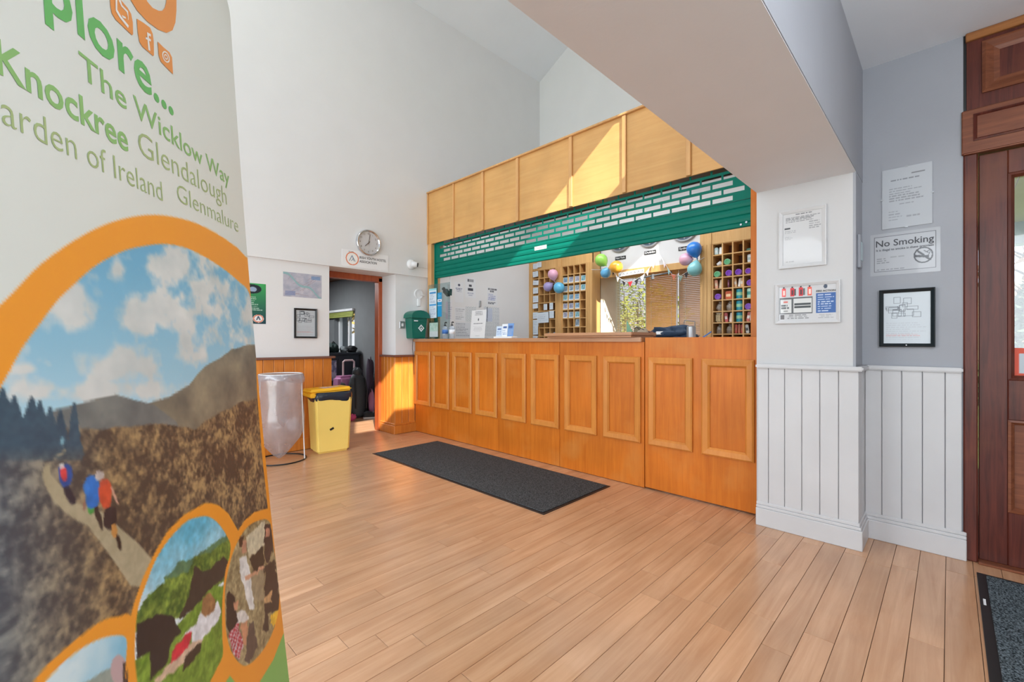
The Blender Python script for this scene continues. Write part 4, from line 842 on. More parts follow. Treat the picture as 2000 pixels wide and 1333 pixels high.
# letterbox
LX, LY, LZ = 3.055, YW - 0.10, 1.140
t = thing('letterbox', 'dark green arched letterbox with white emblem at the counter end', 'letterbox', (LX, LY, LZ))
M_LB = paint('letterbox_green', (14, 104, 88), 0.35, var=0.03)
hw = 0.108
lbx = MB().add([(LX - hw + 0.02, LY - 0.045, LZ), (LX + hw - 0.02, LY - 0.045, LZ), (LX + hw - 0.02, YW - 0.001, LZ), (LX - hw + 0.02, YW - 0.001, LZ), (LX - hw, LY - 0.06, LZ + 0.25), (LX + hw, LY - 0.06, LZ + 0.25), (LX + hw, YW - 0.001, LZ + 0.25), (LX - hw, YW - 0.001, LZ + 0.25)],
         [(0, 3, 2, 1), (4, 5, 6, 7), (0, 1, 5, 4), (1, 2, 6, 5), (2, 3, 7, 6), (3, 0, 4, 7)]).build('box_body', M_LB, t, bevel=0.006, seg=2)
arc = [(-hw - 0.022, 0.245), (-hw - 0.022, 0.258)] + [((hw + 0.022) * -math.cos(a), 0.265 + 0.075 * math.sin(a)) for a in [math.pi * i / 10 for i in range(1, 10)]] + [(hw + 0.022, 0.258), (hw + 0.022, 0.245)]
MB().prism([(LX + p, LZ + q_) for p, q_ in arc], fxz, LY - 0.085, YW - 0.001).build('arched_lid', M_LB, t, bevel=0.003)
MB().box(LX - 0.085, LX - 0.03, LY - 0.066, LY - 0.06, LZ + 0.205, LZ + 0.218).build('name_tag', M_PAPER, lbx)
MB().box(LX - 0.09, LX + 0.09, LY - 0.064, LY - 0.056, LZ + 0.20, LZ + 0.236).build('flap_panel', M_LB, t, bevel=0.002)
ez = LZ + 0.125; ey = LY - 0.0585
MB().add([(LX + 0.02, ey, ez - 0.045), (LX + 0.065, ey, ez), (LX + 0.02, ey, ez + 0.045), (LX - 0.025, ey, ez), (LX + 0.02, ey, ez - 0.026), (LX + 0.046, ey, ez), (LX + 0.02, ey, ez + 0.026), (LX - 0.006, ey, ez)], [(0, 1, 5, 4), (1, 2, 6, 5), (2, 3, 7, 6), (3, 0, 4, 7)]).build('emblem', M_PAPER, lbx)
MB().add([(LX + 0.004, ey, ez - 0.012), (LX + 0.036, ey, ez - 0.012), (LX + 0.02, ey, ez + 0.014)], [(0, 1, 2)]).build('emblem', M_PAPER, lbx)
MB().tube([(XC - 0.045, 4.68, 1.13), (XC - 0.06, 4.67, 1.02), (XC - 0.048, 4.66, 0.9), (XC - 0.04, 4.66, 0.7)], 0.003, 5).build('cable', M_BLACK, label='thin dark cable hanging down the counter end under the letterbox', cat='cable')

# ================================================================== BINS
YB = paint('yellow_bin_plastic', (248, 218, 118), 0.45, var=0.02); YBL = paint('yellow_lid_plastic', (248, 190, 40), 0.4, var=0.03)
bcx, bcy = 1.93, 4.49; ROT = math.radians(-6)
t = thing('pedal_bin', 'yellow plastic bin with black liner and yellow lid', 'bin', (bcx, bcy, 0), ROT)
def tub(hw0, hd0, hw1, hd1, z0, z1, name, mat, bev=0.02):
    m = MB(); m.add([(-hw0, -hd0, z0), (hw0, -hd0, z0), (hw0, hd0, z0), (-hw0, hd0, z0), (-hw1, -hd1, z1), (hw1, -hd1, z1), (hw1, hd1, z1), (-hw1, hd1, z1)], [(0, 3, 2, 1), (4, 5, 6, 7), (0, 1, 5, 4), (1, 2, 6, 5), (2, 3, 7, 6), (3, 0, 4, 7)])
    return link(m.mesh(name, bev, False, 3), name, mat, t, loc=(0, 0, 0))
tub(0.155, 0.125, 0.18, 0.145, 0.0, 0.56, 'bin_body', YB)
LINER = paint('black_bin_liner', (34, 44, 58), 0.25, bump=0.6, scale=2)
m = MB(); seg = 48
for j, (z, k) in enumerate(((0.515, 0.99), (0.53, 1.05), (0.56, 1.06), (0.585, 1.03), (0.60, 0.99))):
    for i in range(seg):
        an = 2 * math.pi * i / seg; e = 6; cx_, sy_ = math.cos(an), math.sin(an); r = (abs(cx_) ** e + abs(sy_) ** e) ** (-1 / e); wv = 1 + 0.012 * math.sin(an * 11 + j) + (0.01 * math.sin(an * 5) if j == 0 else 0)
        m.v.append((cx_ * r * 0.18 * k * wv, sy_ * r * 0.145 * k * wv, z + (0.012 * math.sin(an * 3 + 1) if j == 0 else 0)))
for j in range(4):
    for i in range(seg): m.f.append((j * seg + i, j * seg + (i + 1) % seg, (j + 1) * seg + (i + 1) % seg, (j + 1) * seg + i))
m.f.append(tuple(4 * seg + i for i in range(seg)))
link(m.mesh('bin_liner', 0, True), 'bin_liner', LINER, t, loc=(0, 0, 0))
lid = link(MB().box(-0.205, 0.2, -0.16, 0.155, 0.595, 0.638).mesh('bin_lid', 0.018, False, 3), 'bin_lid', YBL, t, loc=(0, 0, 0), rot=(math.radians(-2), math.radians(-2), 0))
link(MB().box(-0.225, -0.17, -0.14, 0.16, 0.555, 0.60).mesh('lid_hinge', 0.01, False, 2), 'lid_hinge', YBL, t, loc=(0, 0, 0))
pr = Print(0.2, 0.14, 0.004, (238, 214, 206)).ell(0.5, 0.5, 0.22, 0.3, (120, 84, 90), 0.6).lines(0.1, 0.9, 0.1, 0.9, 3, (220, 160, 150), 2)
pr.build('lid_sticker', Vector((bcx - 0.10, bcy - 0.10, 0.6405)), UX, Vector((0, 1, 0)), parent=lid)
link(MB().box(0.06, 0.10, -0.1365, -0.1345, 0.215, 0.235).mesh('scuff_mark', 0), 'scuff_mark', M_BLACK, t, loc=(0, 0, 0), rot=(0, math.radians(-25), 0))
# bag stand
sc_ = Vector((1.45, 4.44, 0)); t = thing('bag_stand', 'wire ring stand holding a clear plastic bin bag', 'bag holder', sc_)
ringp = lambda r, z, n=28: [(sc_[0] + r * math.cos(2 * math.pi * i / n), sc_[1] + r * math.sin(2 * math.pi * i / n), z) for i in range(n + 1)]
MB().tube(ringp(0.215, 0.006), 0.006, 6).build('base_ring', M_BLACK, t, smooth=True)
MB().tube(ringp(0.18, 0.80), 0.006, 6).build('top_hoop', M_WHITE, t, smooth=True)
an = math.radians(-42)
MB().tube([(sc_[0] + 0.215 * math.cos(an), sc_[1] + 0.215 * math.sin(an), 0.006), (sc_[0] + 0.183 * math.cos(an), sc_[1] + 0.183 * math.sin(an), 0.80)], 0.005, 6).build('upright', M_WHITE, t)
an2 = math.radians(138); MB().tube([(sc_[0] + 0.215 * math.cos(an2), sc_[1] + 0.215 * math.sin(an2), 0.006), (sc_[0] + 0.183 * math.cos(an2), sc_[1] + 0.183 * math.sin(an2), 0.80)], 0.005, 6).build('upright', M_WHITE, t)
m = MB(); seg = 40; prof = [(0.80, 0.186), (0.78, 0.19), (0.70, 0.188), (0.55, 0.185), (0.40, 0.20), (0.28, 0.205), (0.20, 0.17), (0.12, 0.11), (0.05, 0.05), (0.02, 0.012)]
for j, (z, r) in enumerate(prof):
    for i in range(seg):
        a_ = 2 * math.pi * i / seg; wv = 1 + 0.05 * min(1, j / 3) * mnoise.fractal(Vector((math.cos(a_) * 2, math.sin(a_) * 2, z * 1.2)), 1, 2, 3) + 0.018 * math.sin(a_ * 9 + j)
        m.v.append((sc_[0] + r * wv * math.cos(a_) * 1.0 + (0.03 * (0.5 - z) if z < 0.3 else 0) * -1, sc_[1] + r * wv * math.sin(a_), z))
for j in range(len(prof) - 1):
    for i in range(seg): m.f.append((j * seg + i, j * seg + (i + 1) % seg, (j + 1) * seg + (i + 1) % seg, (j + 1) * seg + i))
m.f.append(tuple((len(prof) - 1) * seg + i for i in range(seg)))
m.build('clear_bag', glassy('clear_bag_plastic', (235, 238, 242), 0.12, 0.18, 0.30, (218, 218, 226)), t, smooth=True)
m = MB()
for j, (z, r) in enumerate(((0.80, 0.19), (0.765, 0.205), (0.735, 0.20))):
    for i in range(seg): a_ = 2 * math.pi * i / seg; m.v.append((sc_[0] + (r + 0.006 * math.sin(a_ * 7 + j)) * math.cos(a_), sc_[1] + (r + 0.006 * math.sin(a_ * 7 + j)) * math.sin(a_), z + (0.02 * math.sin(a_ * 2) if j == 2 else 0)))
for j in range(2):
    for i in range(seg): m.f.append((j * seg + i, j * seg + (i + 1) % seg, (j + 1) * seg + (i + 1) % seg, (j + 1) * seg + i))
m.build('bag_cuff', glassy('clear_bag_plastic', (235, 238, 242), 0.12, 0.18, 0.30, (218, 218, 226)), t, smooth=True)
# ---- floor mats
def carpet(name, c1, c2, bump=0.8):
    m_, tt, b_ = newmat(name); n_ = tt.nodes.new('ShaderNodeTexNoise'); n_.inputs['Scale'].default_value = 160; n_.inputs['Detail'].default_value = 3
    co = tt.nodes.new('ShaderNodeTexCoord'); tt.links.new(co.outputs['Object'], n_.inputs['Vector']); r_ = tt.nodes.new('ShaderNodeValToRGB')
    r_.color_ramp.elements[0].position = 0.38; r_.color_ramp.elements[1].position = 0.66; r_.color_ramp.elements[0].color = lin(c1); r_.color_ramp.elements[1].color = lin(c2)
    tt.links.new(n_.outputs['Fac'], r_.inputs[0]); tt.links.new(r_.outputs[0], b_.inputs['Base Color']); b_.inputs['Roughness'].default_value = 0.95; b_.inputs['Specular IOR Level'].default_value = 0.1
    bp = tt.nodes.new('ShaderNodeBump'); bp.inputs['Strength'].default_value = bump; bp.inputs['Distance'].default_value = 0.006; tt.links.new(n_.outputs['Fac'], bp.inputs['Height']); tt.links.new(bp.outputs[0], b_.inputs['Normal']); return m_
MC = carpet('charcoal_mat_pile', (48, 50, 52), (96, 98, 100))
t = thing('floor_mat', 'long charcoal floor mat lying in front of the reception counter', 'mat', (2.55, 2.93, 0))
MB().box(2.155, 2.935, 1.835, 4.04, 0.0, 0.004).build('rubber_edge', M_BLACK, t, bevel=0.001)
MB().box(2.175, 2.915, 1.855, 4.02, 0.004, 0.010).build('carpet_pile', MC, t, bevel=0.003)
t = thing('floor_mat', 'dark grey bristly door mat by the entrance door', 'mat', (2.3, -0.55, 0))
MB().box(1.3, 3.06, -1.05, -0.092, 0.0, 0.004).build('rubber_edge', M_BLACK, t, bevel=0.001)
MB().box(1.33, 3.03, -1.02, -0.122, 0.004, 0.011).build('carpet_pile', carpet('door_mat_pile', (30, 36, 40), (120, 132, 140), 1.0), t, bevel=0.003)
MB().box(2.70, 2.76, -0.110, -0.102, 0.004, 0.0052).build('maker_tag', M_PAPER, t)

# ================================================================== ON THE PILLAR AND RECESS
o, w, h = sheet_on_X(1522, 418, 1615, 514, XP); h = 0.335; o.z = 1.525
pr = Print(w - 0.03, h - 0.03, 0.0022, (198, 199, 201)).lines(0.2, 0.85, 0.93, 0.96, 1, (60, 62, 66), 1, cen=True).lines(0.08, 0.92, 0.80, 0.91, 4, (120, 122, 126), 2).lines(0.65, 0.95, 0.64, 0.79, 4, (140, 142, 146), 5).rect(0.05, 0.19, 0.68, 0.71, (50, 52, 58)).lines(0.06, 0.45, 0.60, 0.66, 2, (150, 152, 156), 7).lines(0.06, 0.28, 0.48, 0.55, 3, (170, 172, 176), 8).lines(0.08, 0.35, 0.05, 0.08, 1, (160, 162, 166), 9)
framed('picture_frame', 'white framed letter notice hanging on the pillar above the fire action notice', o, w, h, UY, M_FRW, 0.02, pr, 0.014)
o, w, h = sheet_on_X(1515, 557, 1642, 629, XP); h = 0.232; o.z = 1.205
pr = Print(w - 0.03, h - 0.03, 0.002, (196, 197, 200))
for i, (cx_, cl_) in enumerate(((0.06, (226, 70, 70)), (0.21, (206, 40, 52)), (0.36, (206, 40, 52)), (0.51, (224, 90, 70)))):
    pr.rect(cx_, cx_ + 0.075, 0.70, 0.93, cl_).rect(cx_ + 0.02, cx_ + 0.055, 0.74, 0.87, (240, 214, 206) if i in (0, 3) else (90, 40, 50)).rect(cx_ + 0.025, cx_ + 0.05, 0.93, 0.97, (60, 40, 40))
pr.rect(0.28, 0.31, 0.72, 0.9, (60, 70, 70)).rect(0.43, 0.47, 0.72, 0.9, (90, 96, 100))
pr.rect(0.02, 0.60, 0.20, 0.66, (84, 88, 92)).rect(0.035, 0.235, 0.225, 0.61, (206, 208, 208)).rect(0.265, 0.585, 0.225, 0.62, (206, 208, 208)).lines(0.05, 0.22, 0.34, 0.47, 2, (50, 56, 60), 3, 0.8).rect(0.28, 0.57, 0.44, 0.49, (60, 66, 70)).rect(0.28, 0.57, 0.36, 0.41, (60, 66, 70)).lines(0.06, 0.21, 0.50, 0.58, 1, (210, 90, 80), 3, cen=True).lines(0.06, 0.21, 0.25, 0.31, 1, (110, 112, 114), 3, cen=True)
pr.rect(0.03, 0.1, 0.05, 0.17, (70, 64, 66)).lines(0.14, 0.55, 0.05, 0.18, 3, (120, 122, 126), 11, cen=True)
pr.ell(0.81, 0.92, 0.032, 0.06, (60, 74, 96)).rect(0.655, 0.975, 0.20, 0.74, (44, 92, 160)).lines(0.68, 0.95, 0.22, 0.72, 8, (214, 222, 236), 5, 0.4).lines(0.67, 0.96, 0.05, 0.16, 3, (150, 152, 158), 12, cen=True)
t = framed('fire_notice', 'white framed fire action notice with red extinguishers and blue panel', o, w, h, UY, M_FRW, 0.018, pr, 0.014, cat='notice')
lettering('lettering', 'FIRE ACTION', M_INK, o + Vector((-0.0065, -(0.016 + 0.815 * (w - 0.03)), 0.016 + 0.775 * (h - 0.03))), UY, UPZ, 0.010, 0.088, t, 0.012, align='CENTER')
o, w, h = sheet_on_X(1723, 335, 1821, 436, XR); h = 0.325; o.z = 1.722
pr = Print(w, h, 0.0022, (176, 180, 186)).rect(0.6, 0.86, 0.865, 0.885, (120, 122, 126)).lines(0.18, 0.78, 0.78, 0.82, 1, (110, 112, 118), 2).lines(0.15, 0.85, 0.44, 0.68, 6, (130, 132, 138), 3, 0.45).lines(0.36, 0.7, 0.38, 0.41, 1, (130, 132, 138), 5).lines(0.14, 0.45, 0.12, 0.30, 4, (140, 142, 148), 4, 0.35).lines(0.5, 0.8, 0.15, 0.2, 1, (140, 142, 148), 6)
t = thing('notice', 'frameless glazed certificate on the recess wall above the no smoking sign', 'notice', o)
pr.build('print_sheet', o + Vector((-0.003, 0, 0)), UY, parent=t, mat=M_PRINTG, depth=0.003)
for a_, b_ in ((0.5, 1.0), (0.5, 0.0), (0.0, 0.5), (1.0, 0.5)): MB().box(XR - 0.008, XR, o.y - a_ * w - 0.006, o.y - a_ * w + 0.006, o.z + b_ * h - 0.004, o.z + b_ * h + 0.004).build('clip', M_STEEL, t)
o, w, h = sheet_on_X(1700, 460, 1837, 527, XR); h = 0.232; o.z = 1.468
t = thing('no_smoking_sign', 'laminated no smoking sign on the recess wall', 'sign', o)
pr = Print(w, h, 0.0022, (172, 175, 181)); pr.rect(0.055, 0.945, 0.09, 0.93, (58, 60, 66)).rect(0.064, 0.936, 0.105, 0.915, (178, 181, 187)).lines(0.1, 0.3, 0.28, 0.42, 3, (120, 122, 128), 3, 0.4).lines(0.1, 0.72, 0.12, 0.16, 1, (120, 122, 128), 4).lines(0.3, 0.55, 0.40, 0.45, 1, (150, 152, 156), 5)
pr.ell(0.77, 0.40, 0.135, 0.185, (66, 68, 74), 0.84).line(0.66, 0.39, 0.83, 0.36, 0.012, (66, 68, 74)).line(0.84, 0.39, 0.86, 0.46, 0.003, (66, 68, 74)).line(0.80, 0.46, 0.86, 0.50, 0.004, (90, 92, 98)).line(0.78, 0.50, 0.84, 0.44, 0.004, (90, 92, 98)).line(0.68, 0.52, 0.86, 0.28, 0.009, (66, 68, 74))
sb_ = pr.build('sign_sheet', o, UY, parent=t, mat=M_PRINTG)
M_GI = paint('dark_grey_ink', (72, 74, 80), 0.6, var=0)
lettering('lettering', 'No Smoking', M_GI, o + Vector((-0.0012, -0.085 * w, 0.69 * h)), UY, UPZ, 0.034, 0.83 * w, sb_, 0.012)
lettering('lettering', 'It is illegal to smoke in these premises', M_GI, o + Vector((-0.0012, -0.09 * w, 0.585 * h)), UY, UPZ, 0.0115, 0.82 * w, sb_, 0.015)
o, w, h = sheet_on_X(1718, 568, 1827, 678, XR); h = 0.312; o.z = 1.073
t = framed('picture_frame', 'black framed evacuation plan below the no smoking sign', o, w, h, UY, paint('black_frame_gloss', (24, 34, 38), 0.3), 0.018, plan(w - 0.032, h - 0.032, 0.0022, 9), 0.02)
MB().lathe([(0.003, 0), (0.003, 0.003)], (XR - 0.021, o.y - w / 2, o.z + 0.009), (-1, 0, 0), 8).build('screw', M_WHITE, t)
t = thing('wall_bracket', 'small pale bracket fixed to the side of the pillar', 'bracket', (3.05, BW0, 1.55))
MB().box(3.02, 3.10, BW0 - 0.014, BW0, 1.50, 1.68).build('bracket_plate', M_LILAC, t, bevel=0.004)
MB().box(3.03, 3.09, BW0 - 0.018, BW0 - 0.014, 1.54, 1.64).build('bracket_cover', paint('pale_teal_plastic', (176, 192, 196), 0.4), t, bevel=0.003)
# ================================================================== ON THE COUNTER
ZT = 1.134
ACR = glassy('clear_acrylic', (226, 238, 240), 0.10, 0.03)
t = thing('acrylic_screen', 'clear acrylic counter screen at the left end of the counter', 'screen', (3.2, 4.4, ZT))
MB().box(3.205, 3.211, 4.17, 4.60, ZT, 1.80).build('screen_panel', ACR, t)
for y in (4.24, 4.48): MB().box(3.19, 3.26, y - 0.004, y + 0.004, ZT, ZT + 0.10).build('screen_foot', ACR, t, bevel=0.001)
pr = Print(0.155, 0.36, 0.005, (212, 224, 236)).rect(0, 1, 0.93, 1, (140, 206, 214)).rect(0.08, 0.92, 0.82, 0.88, (40, 130, 190)).rect(0.05, 0.95, 0.42, 0.47, (60, 150, 210)).lines(0.08, 0.92, 0.5, 0.8, 6, (150, 164, 190), 3).lines(0.08, 0.92, 0.04, 0.4, 7, (158, 170, 196), 4)
pr.build('notice', Vector((3.199, 4.575, 1.39)), UY, label='white and pale blue notice taped to the acrylic screen', cat='notice')
pr = Print(0.085, 0.29, 0.005, (24, 144, 200)).rect(0, 1, 0.62, 0.73, (226, 232, 240)).rect(0.2, 0.8, 0.65, 0.69, (80, 100, 150)).rect(0, 1, 0.45, 0.48, (200, 222, 236)).lines(0.1, 0.9, 0.8, 0.95, 3, (160, 214, 236), 4)
pr.build('notice', Vector((3.198, 4.40, 1.40)), UY, label='narrow bright blue notice taped beside the pale one on the screen', cat='notice')
t = thing('leaflet_holder', 'clear leaflet holder with green leaflets below the screen notices', 'leaflet holder', (3.14, 4.42, ZT))
MB().box(3.10, 3.17, 4.33, 4.52, ZT, ZT + 0.02).build('holder_base', ACR, t, bevel=0.002)
MB().box(3.165, 3.17, 4.33, 4.52, ZT + 0.02, ZT + 0.22).build('holder_back', ACR, t)
pr = Print(0.17, 0.17, 0.006, (176, 206, 190)); n_ = fbm(pr.U * 40, pr.V * 40, 4, 8)[..., None]; pr.c = np.array((130, 176, 160)) * (1 - n_) + np.array((214, 222, 220)) * n_; pr.rect(0, 1, 0, 0.4, (206, 208, 214), 0.8)
pr.build('leaflet', Vector((3.160, 4.51, ZT + 0.025)), UY, parent=t)
def pump(x, y, h, lab, body, band):
    t = thing('sanitiser_bottle', lab, 'bottle', (x, y, ZT))
    bb_ = MB().lathe([(0.03, 0), (0.034, 0.006), (0.034, h * 0.72), (0.026, h * 0.82), (0.012, h * 0.86), (0.012, h * 0.9)], (x, y, ZT), seg=18).build('bottle_body', body, t, smooth=True)
    MB().lathe([(0.0345, h * 0.35), (0.0345, h * 0.62)], (x, y, ZT), seg=18).build('bottle_label', band, bb_, smooth=True)
    MB().lathe([(0.014, h * 0.88), (0.014, h * 0.96), (0.005, h * 0.97), (0.005, h * 1.12)], (x, y, ZT), seg=12).build('pump_collar', M_BLACK, t)
    MB().tube([(x, y, ZT + h * 1.12), (x - 0.01, y - 0.035, ZT + h * 1.13), (x - 0.012, y - 0.045, ZT + h * 1.08)], 0.006, 6).build('pump_nozzle', M_BLACK, t)
CLR = glassy('clear_bottle', (236, 244, 250), 0.12, 0.05, 0.3, (226, 234, 244)); BLB = paint('label_blue', (60, 110, 180), 0.5)
pump(3.16, 4.20, 0.17, 'clear pump bottle of hand gel nearer the letterbox', CLR, BLB)
pump(3.16, 4.07, 0.17, 'clear pump bottle of hand gel nearer the white counter notice', CLR, paint('label_white', (226, 230, 238), 0.5))
pr = Print(0.235, 0.30, 0.004, (206, 206, 208)).lines(0.12, 0.88, 0.86, 0.96, 2, (90, 92, 98), 3, cen=True).lines(0.1, 0.9, 0.80, 0.85, 1, (110, 112, 118), 4, cen=True).ell(0.5, 0.66, 0.04, 0.05, (70, 74, 80)).lines(0.12, 0.88, 0.50, 0.55, 1, (80, 82, 88), 5, cen=True).lines(0.15, 0.85, 0.22, 0.44, 5, (176, 176, 180), 6, cen=True).lines(0.3, 0.7, 0.07, 0.1, 1, (120, 122, 128), 7, cen=True)
t = thing('counter_notice', 'white printed notice standing in a holder on the counter', 'notice', (3.13, 3.55, ZT))
pr.build('notice_sheet', Vector((3.10, 3.68, ZT + 0.004)), UY, Vector((0.10, 0, 1)).normalized(), parent=t)
MB().box(3.095, 3.15, 3.44, 3.685, ZT, ZT + 0.005).build('holder_foot', ACR, t)
t = thing('card_stand', 'small blue and white leaflet box on the counter right of the white notice', 'leaflet stand', (3.12, 3.2, ZT))
MB().box(3.11, 3.19, 3.06, 3.32, ZT, ZT + 0.02).build('stand_base', M_WHITE, t, bevel=0.002)
for i, (a_, hh, c_) in enumerate(((3.31, 0.105, (196, 212, 232)), (3.23, 0.125, (226, 232, 240)), (3.15, 0.13, (110, 150, 206)))):
    Print(0.085, hh, 0.006, c_).rect(0.2, 0.8, 0.65, 0.8, (60, 90, 150)).lines(0.1, 0.9, 0.1, 0.55, 3, (140, 160, 196), i).build('leaflet', Vector((3.135, a_, ZT + 0.02)), UY, Vector((0.12, 0, 1)).normalized(), parent=t)
# desk behind the gate and the things on it
t = thing('back_desk', 'inner wooden desk top behind the counter gate', 'desk', (3.6, 1.3, 0))
MB().box(3.45, 4.10, 0.97, 1.62, 1.085, 1.11).build('desk_top', M_TOPW, t, bevel=0.003)
for a_, b_ in ((3.49, 1.02), (4.05, 1.02), (3.49, 1.58), (4.05, 1.58)): MB().box(a_ - 0.025, a_ + 0.025, b_ - 0.025, b_ + 0.025, 0, 1.085).build('leg', M_TOPW, t)
DZ = 1.11
JX = 3.88; p = onX(1314, 650, JX); t = thing('jacket', 'crumpled dark blue jacket lying on the desk behind the gate', 'jacket', (JX, p[1], DZ))
NAVY = paint('navy_cloth', (38, 60, 86), 0.8, bump=0.4)
lump((JX, p[1], DZ + 0.045), (0.10, 0.185, 0.078), 3, 0.5, 1.8, 28, 16, DZ).build('jacket_body', NAVY, t, smooth=True)
lump((JX - 0.04, p[1] - 0.13, DZ + 0.02), (0.07, 0.13, 0.04), 5, 0.5, 2.0, 20, 12, DZ).build('sleeve', NAVY, t, smooth=True)
lump((JX - 0.02, p[1] + 0.15, DZ + 0.07), (0.05, 0.075, 0.028), 6, 0.4, 2.0, 20, 12, DZ).build('collar', NAVY, t, smooth=True)
link(MB().box(-0.004, 0.004, -0.035, 0.035, -0.018, 0.018).mesh('cloth_label', 0.001), 'cloth_label', M_PAPER, t, loc=(-0.1, 0.075, 0.068), rot=(0, 0.7, 0.1))
p = onX(1232, 640, 3.5); t = thing('paper_flag', 'small green folded paper flag behind the raised ledge', 'flag', (3.5, p[1], ZT))
MB().tube([(3.5, p[1] + 0.04, ZT), (3.5, p[1] + 0.045, ZT + 0.17)], 0.003, 6).build('flag_stick', M_UNIT, t)
MB().prism([(p[1] + 0.04, ZT + 0.16), (p[1] + 0.04, ZT + 0.03), (p[1] - 0.03, ZT + 0.03)], fyz, 3.497, 3.501).build('flag_cloth', paint('flag_green', (120, 168, 140), 0.7), t)
for i, (px, ww, hh, c_, lab) in enumerate(((1256, 0.05, 0.05, (168, 152, 132), 'beige cloth pouch on the counter end beside the ledge'), (1247, 0.035, 0.06, (130, 120, 96), 'small olive pouch on the counter end beside the ledge'), (1268, 0.05, 0.035, (140, 92, 76), 'small brown purse between ledge and jacket'))):
    q_ = onX(px, 652, 3.42 + 0.05 * i); z0 = ZT if q_[1] > 1.64 else DZ
    t = thing('pouch', lab, 'pouch', (q_[0], q_[1], z0)); lump((q_[0], q_[1], z0 + hh * 0.6), (0.04, ww, hh), 10 + i, 0.3, 2, 18, 10, z0).build('pouch_body', paint('pouch_%d' % i, c_, 0.8, bump=0.3), t, smooth=True)
    MB().tube([(q_[0] - 0.03, q_[1] - ww * 0.5, z0 + hh * 1.3), (q_[0] - 0.035, q_[1], z0 + hh * 1.55), (q_[0] - 0.03, q_[1] + ww * 0.5, z0 + hh * 1.3)], 0.003, 5).build('strap', M_DARK, t)
p = onX(1350, 645, 3.6); t = thing('dispenser', 'grey cylindrical dispenser with a wire handle on the back desk', 'dispenser', (3.6, p[1], DZ))
MB().lathe([(0.033, 0), (0.035, 0.005), (0.035, 0.11), (0.03, 0.118)], (3.6, p[1], DZ), seg=20).build('dispenser_body', M_STEEL, t)
MB().tube([(3.6, p[1] - 0.03, DZ + 0.118), (3.6, p[1] - 0.03, DZ + 0.155), (3.6, p[1] + 0.055, DZ + 0.165), (3.6, p[1] + 0.06, DZ + 0.14)], 0.004, 6).build('handle', paint('grey_handle', (120, 120, 124), 0.4), t)
p = onX(1376, 650, 3.6); t = thing('pen_tray', 'low white tray with a blue pen right of the grey dispenser', 'tray', (3.6, p[1], DZ))
MB().box(3.54, 3.66, p[1] - 0.05, p[1] + 0.03, DZ, DZ + 0.02).build('tray', M_WHITE, t, bevel=0.004)
MB().tube([(3.60, p[1] + 0.02, DZ + 0.02), (3.61, p[1] - 0.05, DZ + 0.07)], 0.005, 6).build('pen', BLB, t)

# ================================================================== RECEPTION LEFT WALL
def wallpaper(x0, y0, x1, y1, lab, fn, cell=0.006, base=(226, 228, 232)):
    Y = YU if y0 < 545 and False else YW
    o, w, h = sheet_on_Y(x0, y0, x1, y1, Y); p_ = Print(w, h, cell, base); fn(p_)
    p_.build('notice', o, UX, label=lab, cat='notice')
DK = (84, 90, 104)
wallpaper(888, 551, 905, 590, 'plain white notice with a small crest at the top, behind the counter', lambda p: p.ell(0.5, 0.86, 0.12, 0.07, (70, 76, 100)).lines(0.1, 0.9, 0.5, 0.72, 3, (110, 120, 150), 2, cen=True))
wallpaper(908.5, 541, 929, 581, 'tall white notice with three large black words behind the counter', lambda p: p.lines(0.08, 0.92, 0.76, 0.90, 1, (64, 68, 80), 3, 0.9, True).rect(0.36, 0.62, 0.54, 0.64, (70, 74, 84)).rect(0.26, 0.74, 0.34, 0.47, (64, 68, 80)).lines(0.15, 0.85, 0.08, 0.26, 2, (170, 176, 196), 5, cen=True))
wallpaper(951, 561, 971, 596, 'white notice with a bold heading and small table, right of the others', lambda p: p.lines(0.1, 0.95, 0.84, 0.95, 1, (80, 84, 94), 2, 0.8, True).lines(0.2, 0.8, 0.72, 0.82, 1, (80, 84, 94), 3, 0.8, True).lines(0.1, 0.9, 0.26, 0.66, 4, (140, 150, 196), 4, 0.6).lines(0.1, 0.95, 0.06, 0.2, 2, (90, 94, 104), 6, 0.7))
wallpaper(888, 600, 909, 627, 'pale printed price list pinned under the crest notice', lambda p: p.lines(0.08, 0.92, 0.08, 0.92, 6, (168, 172, 180), 2, 0.35))
wallpaper(889, 630, 919, 659, 'wide pale timetable sheet at the bottom of the notice wall', lambda p: p.lines(0.05, 0.95, 0.05, 0.95, 8, (150, 156, 166), 3, 0.45), base=(214, 217, 222))
def dots(p):
    p.put((((p.U / 0.022) % 1 - 0.5) ** 2 + ((p.V / 0.022 + np.floor(p.U / 0.022) % 2 * 0.5) % 1 - 0.5) ** 2) < 0.05, (120, 128, 140), 0.7)
wallpaper(909, 599, 930, 629, 'white sheet with a fine dotted grid left of the dark handle', dots, base=(218, 222, 224))
wallpaper(945, 600, 975, 657, 'large white sheet with a dotted map behind the standing notice', lambda p: (dots(p), p.rect(0.15, 0.55, 0.5, 0.95, (186, 198, 224), 0.6), p.line(0.2, 0.5, 0.22, 0.98, 0.012, (70, 74, 84))), base=(218, 222, 226))
wallpaper(869, 585, 883, 628, 'slim pink and white slip on the notice wall beside the webcam', lambda p: p.rect(0.1, 0.4, 0.1, 0.9, (236, 206, 222)).lines(0.45, 0.95, 0.1, 0.9, 8, (190, 186, 206), 3))
c = onY(937, 594, YW); MB().box(c[0] - 0.012, c[0] + 0.012, YW - 0.02, YW, c[2] - 0.045, c[2] + 0.045).build('wall_handle', M_STEEL, bevel=0.004, label='small grey metal handle on the notice wall', cat='bracket')  # handle on the notice wall, drawn as a plain metal block
c = onY(873, 572, 4.5); t = thing('webcam', 'dark teal camera hanging from a white pole behind the shutter', 'camera', c)
